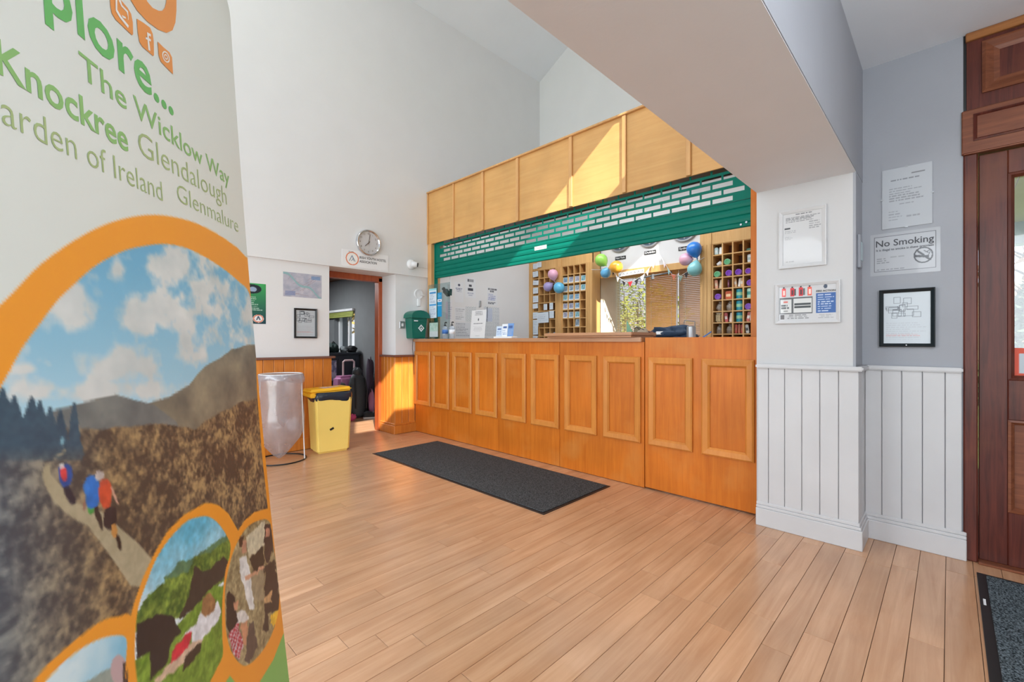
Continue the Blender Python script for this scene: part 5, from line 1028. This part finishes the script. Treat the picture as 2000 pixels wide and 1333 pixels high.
MB().tube([c + Vector((0.055, 0, -0.02)), Vector((c[0] + 0.055, c[1], 2.350))], 0.010, 8).build('pole', M_WHITE, t)
TEAL = paint('dark_teal_plastic', (24, 66, 66), 0.4)
link(MB().box(-0.05, 0.05, -0.03, 0.03, -0.028, 0.028).mesh('camera_body', 0.008), 'camera_body', TEAL, t, loc=(0, 0, 0), rot=(0, 0.6, 0.2))
MB().lathe([(0.02, 0), (0.022, 0.03)], c + Vector((-0.045, -0.01, 0.03)), (-0.8, -0.2, 0.5), 14).build('lens', M_BLACK, t)
MB().tube([c + Vector((0.055, 0, -0.03)), c + Vector((0.06, 0, 0.05))], 0.018, 8).build('clamp', TEAL, t)

# ================================================================== BALLOONS
def balloon(px, py, r, col, lab, grp, X=5.08, knot=None):
    c_ = onX(px, py, X); t = thing('balloon', lab, 'balloon', c_, group=grp)
    mt = paint('balloon_%d_%d_%d' % col, col, 0.28, var=0.01, coat=0.3)
    prof = [(0.0015, -1.18), (r * 0.10, -1.12 * 1), (r * 0.35, -0.98), (r * 0.72, -0.62), (r * 0.95, -0.2), (r, 0.1), (r * 0.93, 0.45), (r * 0.72, 0.75), (r * 0.4, 0.95), (r * 0.12, 1.02)]
    d = (c_ - (knot or (c_ + Vector((0, 0, -1))))).normalized()
    skn = MB().lathe([(a_, b_ * r * 1.05) for a_, b_ in prof], c_, d, 24).build('balloon_skin', mt, t, smooth=True)
    if knot: MB().tube([c_ - d * r * 1.3, knot.lerp(c_, 0.02) + Vector((0.02, 0, -0.02)), Vector((XU - 0.016, min(max(knot[1], 3.56) if knot[1] > 2.6 else 2.0, 9), knot[2] + 0.02))], 0.0025, 5).build('ribbon', M_WHITE, t)
    MB().lathe([(r * 0.04, -1.30 * r), (r * 0.12, -1.34 * r), (r * 0.05, -1.22 * r)], c_, d, 10).build('knot', mt, skn)
k1 = onX(1083, 551, 5.14); k2 = onX(1188, 524, 5.14); k3 = onX(1362, 506, 5.12)
for a_ in ((1080, 537, 0.077, (236, 180, 206), 'pale pink balloon hanging on the pigeonhole racks', k1), (1071, 560, 0.072, (172, 158, 210), 'lilac balloon between the pink and blue ones on the racks', k1), (1091.5, 562, 0.082, (100, 186, 226), 'sky blue balloon lowest right of the cluster on the racks', k1)):
    balloon(*a_[:5], 'balloons on the pigeonhole racks', 5.10 if a_[0] != 1071 else 5.13, a_[5])
for a_ in ((1175, 509, 0.085, (160, 220, 96), 'lime green balloon left of the window', k2), (1183, 533, 0.07, (104, 176, 220), 'small blue balloon under the lime green one', k2), (1203, 522, 0.085, (250, 180, 62), 'orange balloon beside the lime green one', k2)):
    balloon(*a_[:5], 'balloons at the left of the window', 5.14 if a_[0] != 1183 else 5.17, a_[5])
for a_ in ((1356, 488, 0.085, (52, 130, 220), 'deep blue balloon at the top right of the window', k3), (1340, 507, 0.074, (236, 180, 202), 'pale pink balloon left of the deep blue one', k3), (1357, 525, 0.082, (140, 206, 212), 'pale aqua balloon below the deep blue one', k3)):
    balloon(*a_[:5], 'balloons at the right of the window', 5.12 if a_[0] != 1340 else 5.16, a_[5])
# bunting across the window
bt = thing('bunting', 'string of little paper pennants looped across the reception window', 'bunting', onX(1270, 530, 5.36))
bpts = [(1193, 522), (1205, 540), (1222, 552), (1240, 548), (1256, 538), (1270, 522), (1288, 497), (1300, 517), (1312, 536), (1330, 539), (1347, 528)]
BP = [onX(x_, y_, 5.37) for x_, y_ in bpts]; MB().tube(BP, 0.0022, 5).build('string', M_WHITE, bt)
fc = [(52, 46, 50), (232, 232, 234), (44, 40, 44), (196, 44, 56), (40, 38, 42), (226, 230, 236), (232, 232, 234), (206, 216, 232), (236, 236, 238), (232, 214, 222), (150, 192, 196), (196, 110, 84), (130, 150, 140), (44, 40, 44)]
for i, c_ in enumerate(fc):
    f_ = (i + 0.5) / len(fc) * (len(BP) - 1); j = int(f_); a_ = BP[j].lerp(BP[j + 1], f_ - j); d = (BP[j + 1] - BP[j]).normalized() * 0.036
    dn = Vector((0, 0, -0.075)); n_ = Vector((-0.001, 0, 0))
    MB().add([a_ - d, a_ + d, a_ + dn, a_ - d + n_, a_ + d + n_, a_ + dn + n_], [(0, 1, 2), (3, 5, 4), (0, 3, 4, 1), (1, 4, 5, 2), (2, 5, 3, 0)]).build('pennant', paint('pennant_%d_%d' % (c_[0], c_[2]), c_, 0.7), bt)
t = thing('paper_garland', 'white birthday paper garland hanging before the left blind', 'garland', onX(1230, 535, 5.38))
ga, gb = onX(1211, 533, 5.385), onX(1258, 525, 5.385)
for i in range(7):
    a_ = ga.lerp(gb, i / 6.5); MB().box(5.383, 5.385, a_[1] - 0.028, a_[1] + 0.022, a_[2] - 0.055, a_[2]).build('letter_card', M_PAPER, t)
    MB().tube([(5.382, a_[1] + 0.012, a_[2] - 0.042), (5.382, a_[1] - 0.004, a_[2] - 0.014), (5.382, a_[1] - 0.016, a_[2] - 0.042)], 0.003, 4).build('letter_print', M_GI, t)
MB().tube([ga, gb], 0.002, 5).build('string', M_WHITE, t)
t = thing('rolled_banner', 'dark grey rolled paper hanging slanted across the middle blind', 'paper roll', onX(1275, 538, 5.38))
MB().tube([onX(1246, 544, 5.395), onX(1312, 532, 5.395)], 0.011, 8).build('roll', paint('grey_roll', (96, 100, 104), 0.6), t); MB().tube([onX(1275, 536, 5.395), onX(1275, 546, 5.395)], 0.02, 8).build('roll_tail', paint('grey_roll', (96, 100, 104), 0.6), t)

# ================================================================== PIGEONHOLE CONTENTS
RC = lambda r, c: f'{ORD[r]} row down, {ORD[c]} column'
cell, cw, chh = U2
for r in range(1, 7):
    for c in range(4):
        if (r >= 3 and c == 3) or (r == 6 and c != 2): continue
        p = cell(r, c); w_, h_ = cw * (0.9 if r < 6 else 0.75), chh * (0.74 if r < 6 else 0.9); rr = random.Random(r * 10 + c)
        pr = Print(w_, h_, 0.005, (226, 230, 232)); n_ = fbm(pr.U * 45 + r, pr.V * 45 + c, 4, r * 5 + c)[..., None]
        b0, b1 = rr.choice([((58, 96, 130), (176, 206, 222)), ((70, 90, 110), (196, 206, 214)), ((50, 110, 130), (186, 216, 216)), ((90, 90, 120), (206, 206, 216))])
        inner = (pr.U > w_ * 0.08) & (pr.U < w_ * 0.92) & (pr.V > h_ * 0.14) & (pr.V < h_ * 0.94); pr.c[inner] = (np.array(b0) * (1 - n_) + np.array(b1) * n_)[inner]
        pr.build('postcard', Vector((XU + 0.006, p[1] + w_ / 2 + rr.uniform(-.004, .004), p[2] + 0.003)), UY, Vector((0.12, 0, 1)).normalized(), label=f'blue-grey picture postcard, {RC(r, c)} of the postcard rack', cat='postcard', group='postcards in the rack left of the window')
cell, cw, chh = U1
k = 0
for (r, c, w_, h_, tilt, dz) in ((-1, 0, 0.095, 0.085, 0, 0.02), (-1, 1, 0.085, 0.08, 0, 0.035), (0, 0, 0.11, 0.085, 0.05, 0.02), (1, 0, 0.115, 0.07, -0.10, 0.03), (2, 0, 0.105, 0.09, 0, 0.02), (3, 0, 0.11, 0.10, 0, 0.01), (4, 0, 0.105, 0.075, 0.05, 0.04), (4, 2, 0.07, 0.09, 0, 0.01), (4, 3, 0.07, 0.10, 0, 0.012), (5, 0, 0.10, 0.10, 0, 0.01), (5, 1, 0.23, 0.16, 0.03, -0.06), (5, 3, 0.09, 0.11, 0, 0.01), (6, 0, 0.11, 0.10, 0.02, 0.02), (7, 0, 0.105, 0.15, 0, 0.02), (8, 0, 0.10, 0.10, 0, 0.03)):
    p = cell(r, c); pr = Print(w_, h_, 0.006, (212, 220, 228)).lines(0.1, 0.9, 0.15, 0.85, 4, (176, 186, 200), k, 0.35)
    col_txt = RC(r, c) if r >= 0 else ('top board, left' if c == 0 else 'top board, right')
    pr.build('paper_note', Vector((XU - 0.016 - 0.0015 * (k % 4), p[1] + cw / 2 - (0.0 if c != 1 else -0.02), p[2] + dz)), Vector((0, -math.cos(tilt), math.sin(tilt))), Vector((0, math.sin(tilt), math.cos(tilt))), label=f'pale paper note, {col_txt} of the note-covered rack', cat='note', group='paper notes on the left rack'); k += 1
for (c, cc) in ((2, (150, 140, 130)), (3, (190, 196, 206))):
    p = cell(7, c); t = thing('key_bundle', f'small grey bundle in the {ORD[7]} row, {ORD[c]} column of the note-covered rack', 'bundle', p)
    lump(p + Vector((0.05, 0, 0.022)), (0.03, 0.03, 0.028), c, 0.5, 3, 14, 8, p[2]).build('bundle_body', paint('bundle_%d' % c, cc, 0.5), t, smooth=True)
cell, cw, chh = U3
WH = 'in the toiletries rack'
def disc(r, c, col, ring):
    p = cell(r, c); nm = 'purple' if col[2] > 120 and col[1] < 100 else 'green'
    t = thing('rolled_towel' if False else 'round_tub', f'{nm} round tub lying in the {RC(r, c)} {WH}', 'tub', p, group=f'{nm} tubs in the rack')
    R_ = 0.034; cx_ = p + Vector((0.012, 0.008 * ((r + c) % 3 - 1), R_ + 0.002))
    MB().lathe([(R_, 0.0), (R_, 0.13)], cx_, (1, 0, 0), 20).build('tub_body', paint('tub_ring_%d' % ring[0], ring, 0.4), t, smooth=False)
    MB().lathe([(R_ * 0.9, 0.004), (R_ * 0.86, -0.004), (R_ * 0.5, -0.005), (R_ * 0.45, -0.002), (R_ * 0.2, -0.002)], cx_, (1, 0, 0), 20).build('tub_cap', paint('tub_cap_%d' % col[0], col, 0.35), t, smooth=False)
PUR, PUR2, GRN, GRN2 = (118, 50, 176), (150, 96, 190), (96, 176, 124), (160, 206, 170)
for r, c in ((2, 1), (2, 2), (2, 3), (3, 3), (4, 0), (5, 3)): disc(r, c, PUR, PUR2 if (r, c) != (2, 3) else (206, 140, 84))
for r, c in ((1, 1), (2, 0)): disc(r, c, GRN, GRN2)
def can(r, c, col, col2, lab):
    p = cell(r, c); t = thing('can', f'{lab} standing in the {RC(r, c)} {WH}', 'can', p, group='cans in the rack'); q_ = p + Vector((0.045, -0.006, 0))
    MB().lathe([(0.034, 0), (0.036, 0.003), (0.036, 0.098), (0.032, 0.104)], q_, seg=20).build('can_body', paint('can_%d_%d' % (col[0], col[2]), col, 0.35), t)
    MB().lathe([(0.0365, 0.035), (0.0365, 0.07)], q_, seg=20).build('can_band', paint('can_%d_%d' % (col2[0], col2[2]), col2, 0.4), t)
    MB().lathe([(0.033, 0.104), (0.030, 0.108)], q_, seg=20).build('can_top', M_STEEL, t)
for r in (4, 5, 6): can(r, 2, (30, 140, 160), (150, 200, 160), 'teal and green can')
can(4, 3, (176, 214, 196), (70, 150, 140), 'pale mint can')
def packs(r, c, n, col, col2, lab, wd=0.02, hh=0.095, tilt=0.12, nm='packet'):
    p = cell(r, c); t = thing(nm, f'{lab} in the {RC(r, c)} {WH}', nm.replace('_', ' '), p)
    for i in range(n):
        y = (i - (n - 1) / 2) * (wd * 2 + 0.006)
        link(MB().box(-0.012, 0.012, -wd, wd, 0, hh).mesh('wrapper', 0.006, False, 2), 'wrapper', paint('pack_%d_%d_%d' % (r, c, i % 2), col if i % 2 == 0 else col2, 0.4, bump=0.3), t, loc=(0.04 + 0.005 * i, -y, 0.002), rot=(tilt * (1 if i % 2 else -1), 0.05, 0))
        link(MB().box(-0.0135, -0.012, -wd * 0.7, wd * 0.7, hh * 0.3, hh * 0.62).mesh('print_band', 0), 'print_band', paint('pack_band_%d_%d' % (r, c), col2 if i % 2 == 0 else col, 0.4), t, loc=(0.04 + 0.005 * i, -y, 0.002), rot=(tilt * (1 if i % 2 else -1), 0.05, 0))
packs(0, 0, 2, (196, 222, 226), (232, 236, 238), 'white and aqua packets', 0.02, 0.085, 0.04)
packs(0, 3, 1, (36, 84, 74), (90, 140, 120), 'flat dark green box', 0.034, 0.03, 0.0, 'small_box')
packs(1, 3, 1, (224, 230, 232), (170, 190, 190), 'upright white packet', 0.022, 0.09, 0.03)
packs(3, 0, 2, (232, 168, 140), (226, 206, 176), 'two salmon pink bars', 0.017, 0.10, 0.1)
packs(3, 1, 1, (120, 60, 84), (176, 120, 140), 'single slim plum stick', 0.008, 0.095, 0.03)
packs(3, 2, 3, (236, 196, 150), (240, 236, 230), 'cream and orange snack bars', 0.013, 0.10, 0.1)
packs(4, 1, 1, (214, 96, 50), (240, 206, 160), 'orange foil packet', 0.034, 0.092, 0.02)
packs(6, 1, 2, (206, 92, 92), (238, 222, 214), 'two red and white tubes', 0.017, 0.105, 0.12)
packs(6, 3, 2, (214, 110, 96), (238, 230, 222), 'two red and white tubes', 0.017, 0.105, -0.16)
packs(7, 2, 3, (206, 76, 60), (196, 110, 76), 'three red cartons', 0.012, 0.10, 0.0)
packs(7, 3, 2, (226, 226, 222), (60, 56, 54), 'black and white sachets', 0.016, 0.095, 0.15)
packs(8, 2, 2, (206, 196, 170), (120, 90, 60), 'tan sachets', 0.018, 0.09, 0.1)
BAGM = glassy('cello_wrap', (236, 232, 228), 0.14, 0.12, 0.6, (206, 196, 186))
for (r, c, lab) in ((5, 0, 'tied clear bag of sweets'), (5, 1, 'slumped clear bag of sweets'), (7, 0, 'leaning clear wrapped bundle'), (7, 1, 'clear wrapped bundle'), (1, 0, 'crumpled white wrapper')):
    p = cell(r, c); t = thing('wrapped_bag', f'{lab} in the {RC(r, c)} {WH}', 'bag', p); s_ = 1.0 if r > 1 else 0.55
    lump(p + Vector((0.05, -0.008, 0.042 * s_)), (0.03, 0.03 * (1.1 if s_ == 1 else 1), 0.046 * s_), r + c, 0.35, 2.5, 16, 10, p[2]).build('bag_body', BAGM if s_ == 1 else M_PAPER, t, smooth=True)
    MB().lathe([(0.006, 0), (0.02 * s_, 0.022 * s_)], p + Vector((0.05, -0.012, 0.08 * s_)), (0.1, -0.15, 1), 10).build('bag_neck', BAGM if s_ == 1 else M_PAPER, t)
p = cell(6, 0); t = thing('wrapped_bag', f'beige speckled bag of nuts in the {RC(6, 0)} {WH}', 'bag', p)
link(MB().box(-0.02, 0.02, -0.034, 0.034, 0, 0.1).mesh('bag_body', 0.012, False, 2), 'bag_body', paint('speckled_beige', (178, 156, 116), 0.5, var=0.4, scale=90), t, loc=(0.04, -0.004, 0.001))
link(MB().box(-0.006, 0.006, -0.03, 0.03, 0.098, 0.108).mesh('bag_seal', 0.001), 'bag_seal', paint('seal_beige', (206, 196, 170), 0.5), t, loc=(0.04, -0.004, 0.001))

# ================================================================== SIDE ROOM
t = thing('sideboard', 'dark grey sideboard standing under the side-room window', 'sideboard', (3.02, 7.1, 0))
SBM = paint('dark_slate_paint', (50, 58, 66), 0.45)
MB().box(2.74, 3.31, 6.62, 7.7, 0.55, 0.90).build('cabinet_body', SBM, t, bevel=0.004)
MB().box(2.70, 3.33, 6.58, 7.74, 0.90, 0.935).build('cabinet_top', SBM, t, bevel=0.004)
MB().frame(2.78, 3.01, 0.58, 0.87, 0, [(0, 0), (0, 0.008), (0.03, 0.008), (0.03, 0)], lambda u, v, h_: (u, 6.62 - h_, v)).build('side_panel', SBM, t)
MB().frame(3.04, 3.28, 0.58, 0.87, 0, [(0, 0), (0, 0.008), (0.03, 0.008), (0.03, 0)], lambda u, v, h_: (u, 6.62 - h_, v)).build('side_panel', SBM, t)
for a_, b_ in ((2.77, 6.65), (3.28, 6.65), (2.77, 7.66), (3.28, 7.66)): MB().box(a_ - 0.025, a_ + 0.025, b_ - 0.025, b_ + 0.025, 0, 0.55).build('leg', SBM, t)
def softbag(lab, c_, r_, col, seed, flat, name='travel_bag', handle=True, amp=0.3):
    t = thing(name, lab, 'bag', (c_[0], c_[1], flat)); mt = paint('bag_cloth_%d' % seed, col, 0.75, bump=0.4)
    lump(c_, r_, seed, amp, 1.7, 26, 16, flat).build('bag_body', mt, t, smooth=True)
    if handle: MB().tube([(c_[0] - r_[0] * 0.4, c_[1] - r_[1] * 0.3, c_[2] + r_[2] * 0.8), (c_[0] - r_[0] * 0.1, c_[1] - r_[1] * 0.3, c_[2] + r_[2] * 1.25), (c_[0] + r_[0] * 0.4, c_[1] - r_[1] * 0.3, c_[2] + r_[2] * 0.8)], 0.009, 6).build('strap', M_BLACK, t)
    return t
softbag('black backpack slumped at the left end of the sideboard top', (2.775, 6.72, 1.01), (0.07, 0.09, 0.11), (26, 32, 36), 21, 0.935)
softbag('dark green duffel on the sideboard under the window', (2.945, 6.75, 1.0), (0.085, 0.11, 0.085), (28, 48, 46), 22, 0.935)
softbag('grey scarf bundle on the sideboard', (3.095, 6.70, 0.975), (0.05, 0.08, 0.055), (104, 112, 116), 23, 0.935, handle=False)
softbag('black cap and gloves on the right corner of the sideboard', (3.225, 6.70, 0.985), (0.068, 0.09, 0.06), (24, 26, 30), 24, 0.935, handle=False)
pr = Print(0.20, 0.30, 0.012, (186, 190, 206)); n_ = fbm(pr.U * 30, pr.V * 14, 3, 2); pr.put(n_ > 0.55, (120, 128, 160))
pr.build('patterned_towel', Vector((2.72, 6.56, 0.52)), UX, label='blue and white patterned towel hanging over the sideboard corner', cat='towel')
PK = paint('pink_suitcase_shell', (206, 140, 186), 0.4)
sc2 = Vector((3.02, 6.37, 0)); t = thing('suitcase', 'pink wheeled suitcase with a raised pale handle', 'suitcase', sc2)
shl = MB().box(sc2[0] - 0.20, sc2[0] + 0.20, sc2[1] - 0.12, sc2[1] + 0.12, 0.05, 0.60).build('suitcase_shell', PK, t, bevel=0.04, seg=3)
for dx_ in (-0.14, 0.14): MB().lathe([(0.03, -0.015), (0.03, 0.015)], (sc2[0] + dx_, sc2[1] - 0.08, 0.03), (0, 1, 0), 12).build('wheel', M_BLACK, t)
MB().tube([(sc2[0] - 0.085, sc2[1], 0.60), (sc2[0] - 0.085, sc2[1], 0.80), (sc2[0] - 0.06, sc2[1], 0.825), (sc2[0] + 0.06, sc2[1], 0.825), (sc2[0] + 0.085, sc2[1], 0.80), (sc2[0] + 0.085, sc2[1], 0.60)], 0.014, 8).build('handle', paint('pale_pink_plastic', (236, 214, 216), 0.4), t)
for k_ in range(3): MB().box(sc2[0] - 0.12 + k_ * 0.12 - 0.012, sc2[0] - 0.12 + k_ * 0.12 + 0.012, sc2[1] - 0.126, sc2[1] - 0.119, 0.1, 0.55).build('shell_rib', PK, shl)
PF = paint('black_quilted_nylon', (66, 72, 77), 0.55, bump=0.3)
jc = Vector((3.03, 6.10, 0.0)); t = thing('padded_backpack', 'black quilted backpack leaning on the pink suitcase', 'backpack', jc)
m = MB(); seg = 28; nz = 36
for j in range(nz + 1):
    z = 0.66 * j / nz; r_ = (0.108 + 0.012 * math.sin(z * 5)) * min(1.0, (z + 0.02) / 0.06) * (1 if z < 0.5 else max(0.25, 1 - ((z - 0.5) / 0.2) ** 2)); r_ += 0.007 * abs(math.sin(z / 0.09 * math.pi))
    for i in range(seg): a_ = 2 * math.pi * i / seg; m.v.append((jc[0] + r_ * math.cos(a_), jc[1] + r_ * 0.62 * math.sin(a_) + 0.04 * z, z))
for j in range(nz):
    for i in range(seg): m.f.append((j * seg + i, j * seg + (i + 1) % seg, (j + 1) * seg + (i + 1) % seg, (j + 1) * seg + i))
m.f += [tuple(range(seg)), tuple(nz * seg + i for i in range(seg))]
m.build('quilted_body', PF, t, smooth=True)
for dx_ in (-0.07, 0.07): MB().tube([jc + Vector((dx_, -0.06, 0.58)), jc + Vector((dx_ * 1.2, -0.105, 0.4)), jc + Vector((dx_ * 1.1, -0.10, 0.15))], 0.012, 6).build('strap', M_BLACK, t)
lump(jc + Vector((0, 0.03, 0.66)), (0.07, 0.06, 0.07), 41, 0.2, 2, 18, 10).build('hood', PF, t, smooth=True)
softbag('charcoal jacket heaped against the quilted backpack', (2.77, 6.08, 0.24), (0.10, 0.09, 0.27), (74, 72, 70), 25, 0.0, handle=False)
softbag('bright pink pouch on the floor by the heaped jacket', (2.86, 5.93, 0.05), (0.06, 0.035, 0.05), (206, 80, 130), 26, 0.0)
softbag('dark plum coat piled at the doorway edge', (3.27, 6.20, 0.45), (0.055, 0.08, 0.40), (62, 48, 66), 27, 0.0, handle=False)
softbag('lilac pink bag between the backpack and the door frame', (3.21, 6.04, 0.20), (0.045, 0.05, 0.20), (196, 136, 176), 28, 0.0)
def shoe(c_, rz, lab):
    t = thing('trainer_shoe', lab, 'shoe', c_, rz); L_ = 0.28
    sole = [(-0.13, -0.04), (-0.14, 0.0), (-0.13, 0.04), (-0.04, 0.042), (0.06, 0.05), (0.12, 0.04), (0.145, 0.0), (0.12, -0.04), (0.06, -0.048), (-0.04, -0.038)]
    link(MB().prism(sole, fz, 0.0, 0.028).mesh('sole', 0.006, False, 2), 'sole', M_WHITE, t, loc=(0, 0, 0))
    m = MB(); secs = [(-0.13, 0.034, 0.095), (-0.08, 0.038, 0.115), (-0.02, 0.038, 0.10), (0.05, 0.044, 0.072), (0.10, 0.04, 0.055), (0.135, 0.022, 0.042)]; n = 12
    for x_, hw_, hh_ in secs:
        for i in range(n): a_ = math.pi * i / (n - 1); m.v.append((x_, hw_ * math.cos(a_), 0.028 + (hh_ - 0.028) * math.sin(a_) ** 0.7))
    for j in range(len(secs) - 1):
        for i in range(n - 1): m.f.append((j * n + i, j * n + i + 1, (j + 1) * n + i + 1, (j + 1) * n + i))
    m.f += [tuple(range(n)), tuple((len(secs) - 1) * n + i for i in range(n))]
    up = link(m.mesh('upper', 0, True), 'upper', paint('dark_shoe_mesh', (36, 42, 50), 0.7, bump=0.3), t, loc=(0, 0, 0))
    for i in range(3): link(MB().tube([(0.0 + i * 0.028, -0.026, 0.086 - i * 0.01), (0.006 + i * 0.028, 0, 0.103 - i * 0.012), (0.0 + i * 0.028, 0.026, 0.086 - i * 0.01)], 0.004, 5).mesh('lace'), 'lace', M_WHITE, up, loc=(0, 0, 0))
shoe((3.16, 5.90, 0.0), math.radians(-20), 'dark trainer with a white sole on the floor in the side room')

# ================================================================== OUTDOORS
M_GRASS = paint('lawn', (126, 140, 76), 0.9, var=0.25, scale=1.5)
struct('ground', MB().box(-60, 70, -60, 70, -0.3, -0.16), M_GRASS)
hl = lump((60, -6, -4), (26, 40, 10), 4, 0.15, 1.5, 40, 14).build('hill', paint('autumn_hillside', (150, 132, 104), 0.9, var=0.3, scale=0.4), kind='structure', smooth=True)
def leafy(name, label, base, h_, r_, n, col, seed, cone=False, trunk=True):
    t = thing(name, label, 'tree', base); rg_ = random.Random(seed); m = MB(); b_ = Vector(base)
    for i in range(n):
        if cone:
            z = rg_.random() ** 1.3; a_ = rg_.uniform(0, 6.283); rad = r_ * (1 - z) * (0.35 + 0.65 * rg_.random()); p_ = b_ + Vector((rad * math.cos(a_), rad * math.sin(a_), h_ * (0.08 + 0.92 * z) - rad * 0.25))
        else:
            d = Vector((rg_.gauss(0, 1), rg_.gauss(0, 1), rg_.gauss(0, 1))).normalized() * rg_.random() ** 0.4; p_ = b_ + Vector((d.x * r_, d.y * r_, h_ * 0.62 + d.z * h_ * 0.4))
        s_ = 0.05 + 0.06 * rg_.random() if h_ < 4 else 0.12 + 0.12 * rg_.random(); u = Vector((rg_.gauss(0, 1), rg_.gauss(0, 1), rg_.gauss(0, 1))).normalized(); v_ = u.orthogonal().normalized()
        m.add([p_ - u * s_, p_ + v_ * s_ * 0.4, p_ + u * s_, p_ - v_ * s_ * 0.4], [(0, 1, 2, 3)])
    m.build('foliage', paint('leaf_%d' % seed, col, 0.8, var=0.35, scale=5), t, kind='stuff')
    if trunk: MB().tube([b_, b_ + Vector((0.03, 0.02, h_ * 0.45)), b_ + Vector((0, 0, h_ * 0.85))], [0.06 * h_ / 3, 0.045 * h_ / 3, 0.01], 8).build('trunk', paint('bark', (96, 80, 66), 0.9), t)
    return t
leafy('conifer_tree', 'dark green conifer seen through the entrance door glass', (13.2, -1.15, -0.16), 2.75, 1.0, 2600, (70, 96, 66), 51, True)
t = leafy('bare_tree', 'bare branched tree above the conifer through the door glass', (15.5, -1.3, -0.16), 4.2, 1.5, 60, (150, 120, 90), 52)
rg_ = random.Random(5)
for i in range(16):
    a_ = Vector((15.5, -1.3, 1.2 + i * 0.14)); d = Vector((rg_.uniform(-0.6, 0.6), rg_.uniform(-1, 1), rg_.uniform(0.3, 0.9))); e = a_ + d * 1.0
    MB().tube([a_, a_ + d * 0.5 + Vector((0, 0, 0.1)), e], [0.03, 0.02, 0.006], 5).build('branch', MATS['bark'], t)
leafy('garden_shrub', 'yellow green shrub outside the reception window', (9.5, 5.2, -0.16), 2.6, 1.3, 1500, (150, 160, 70), 53)
leafy('garden_shrub', 'mid green shrub behind the yellow one outside the reception window', (14.0, 8.2, -0.16), 3.6, 1.7, 1200, (110, 130, 60), 54)
leafy('garden_tree', 'autumn tree outside the side-room window', (9.0, 15.5, -0.16), 4.6, 2.2, 1500, (176, 150, 90), 55)
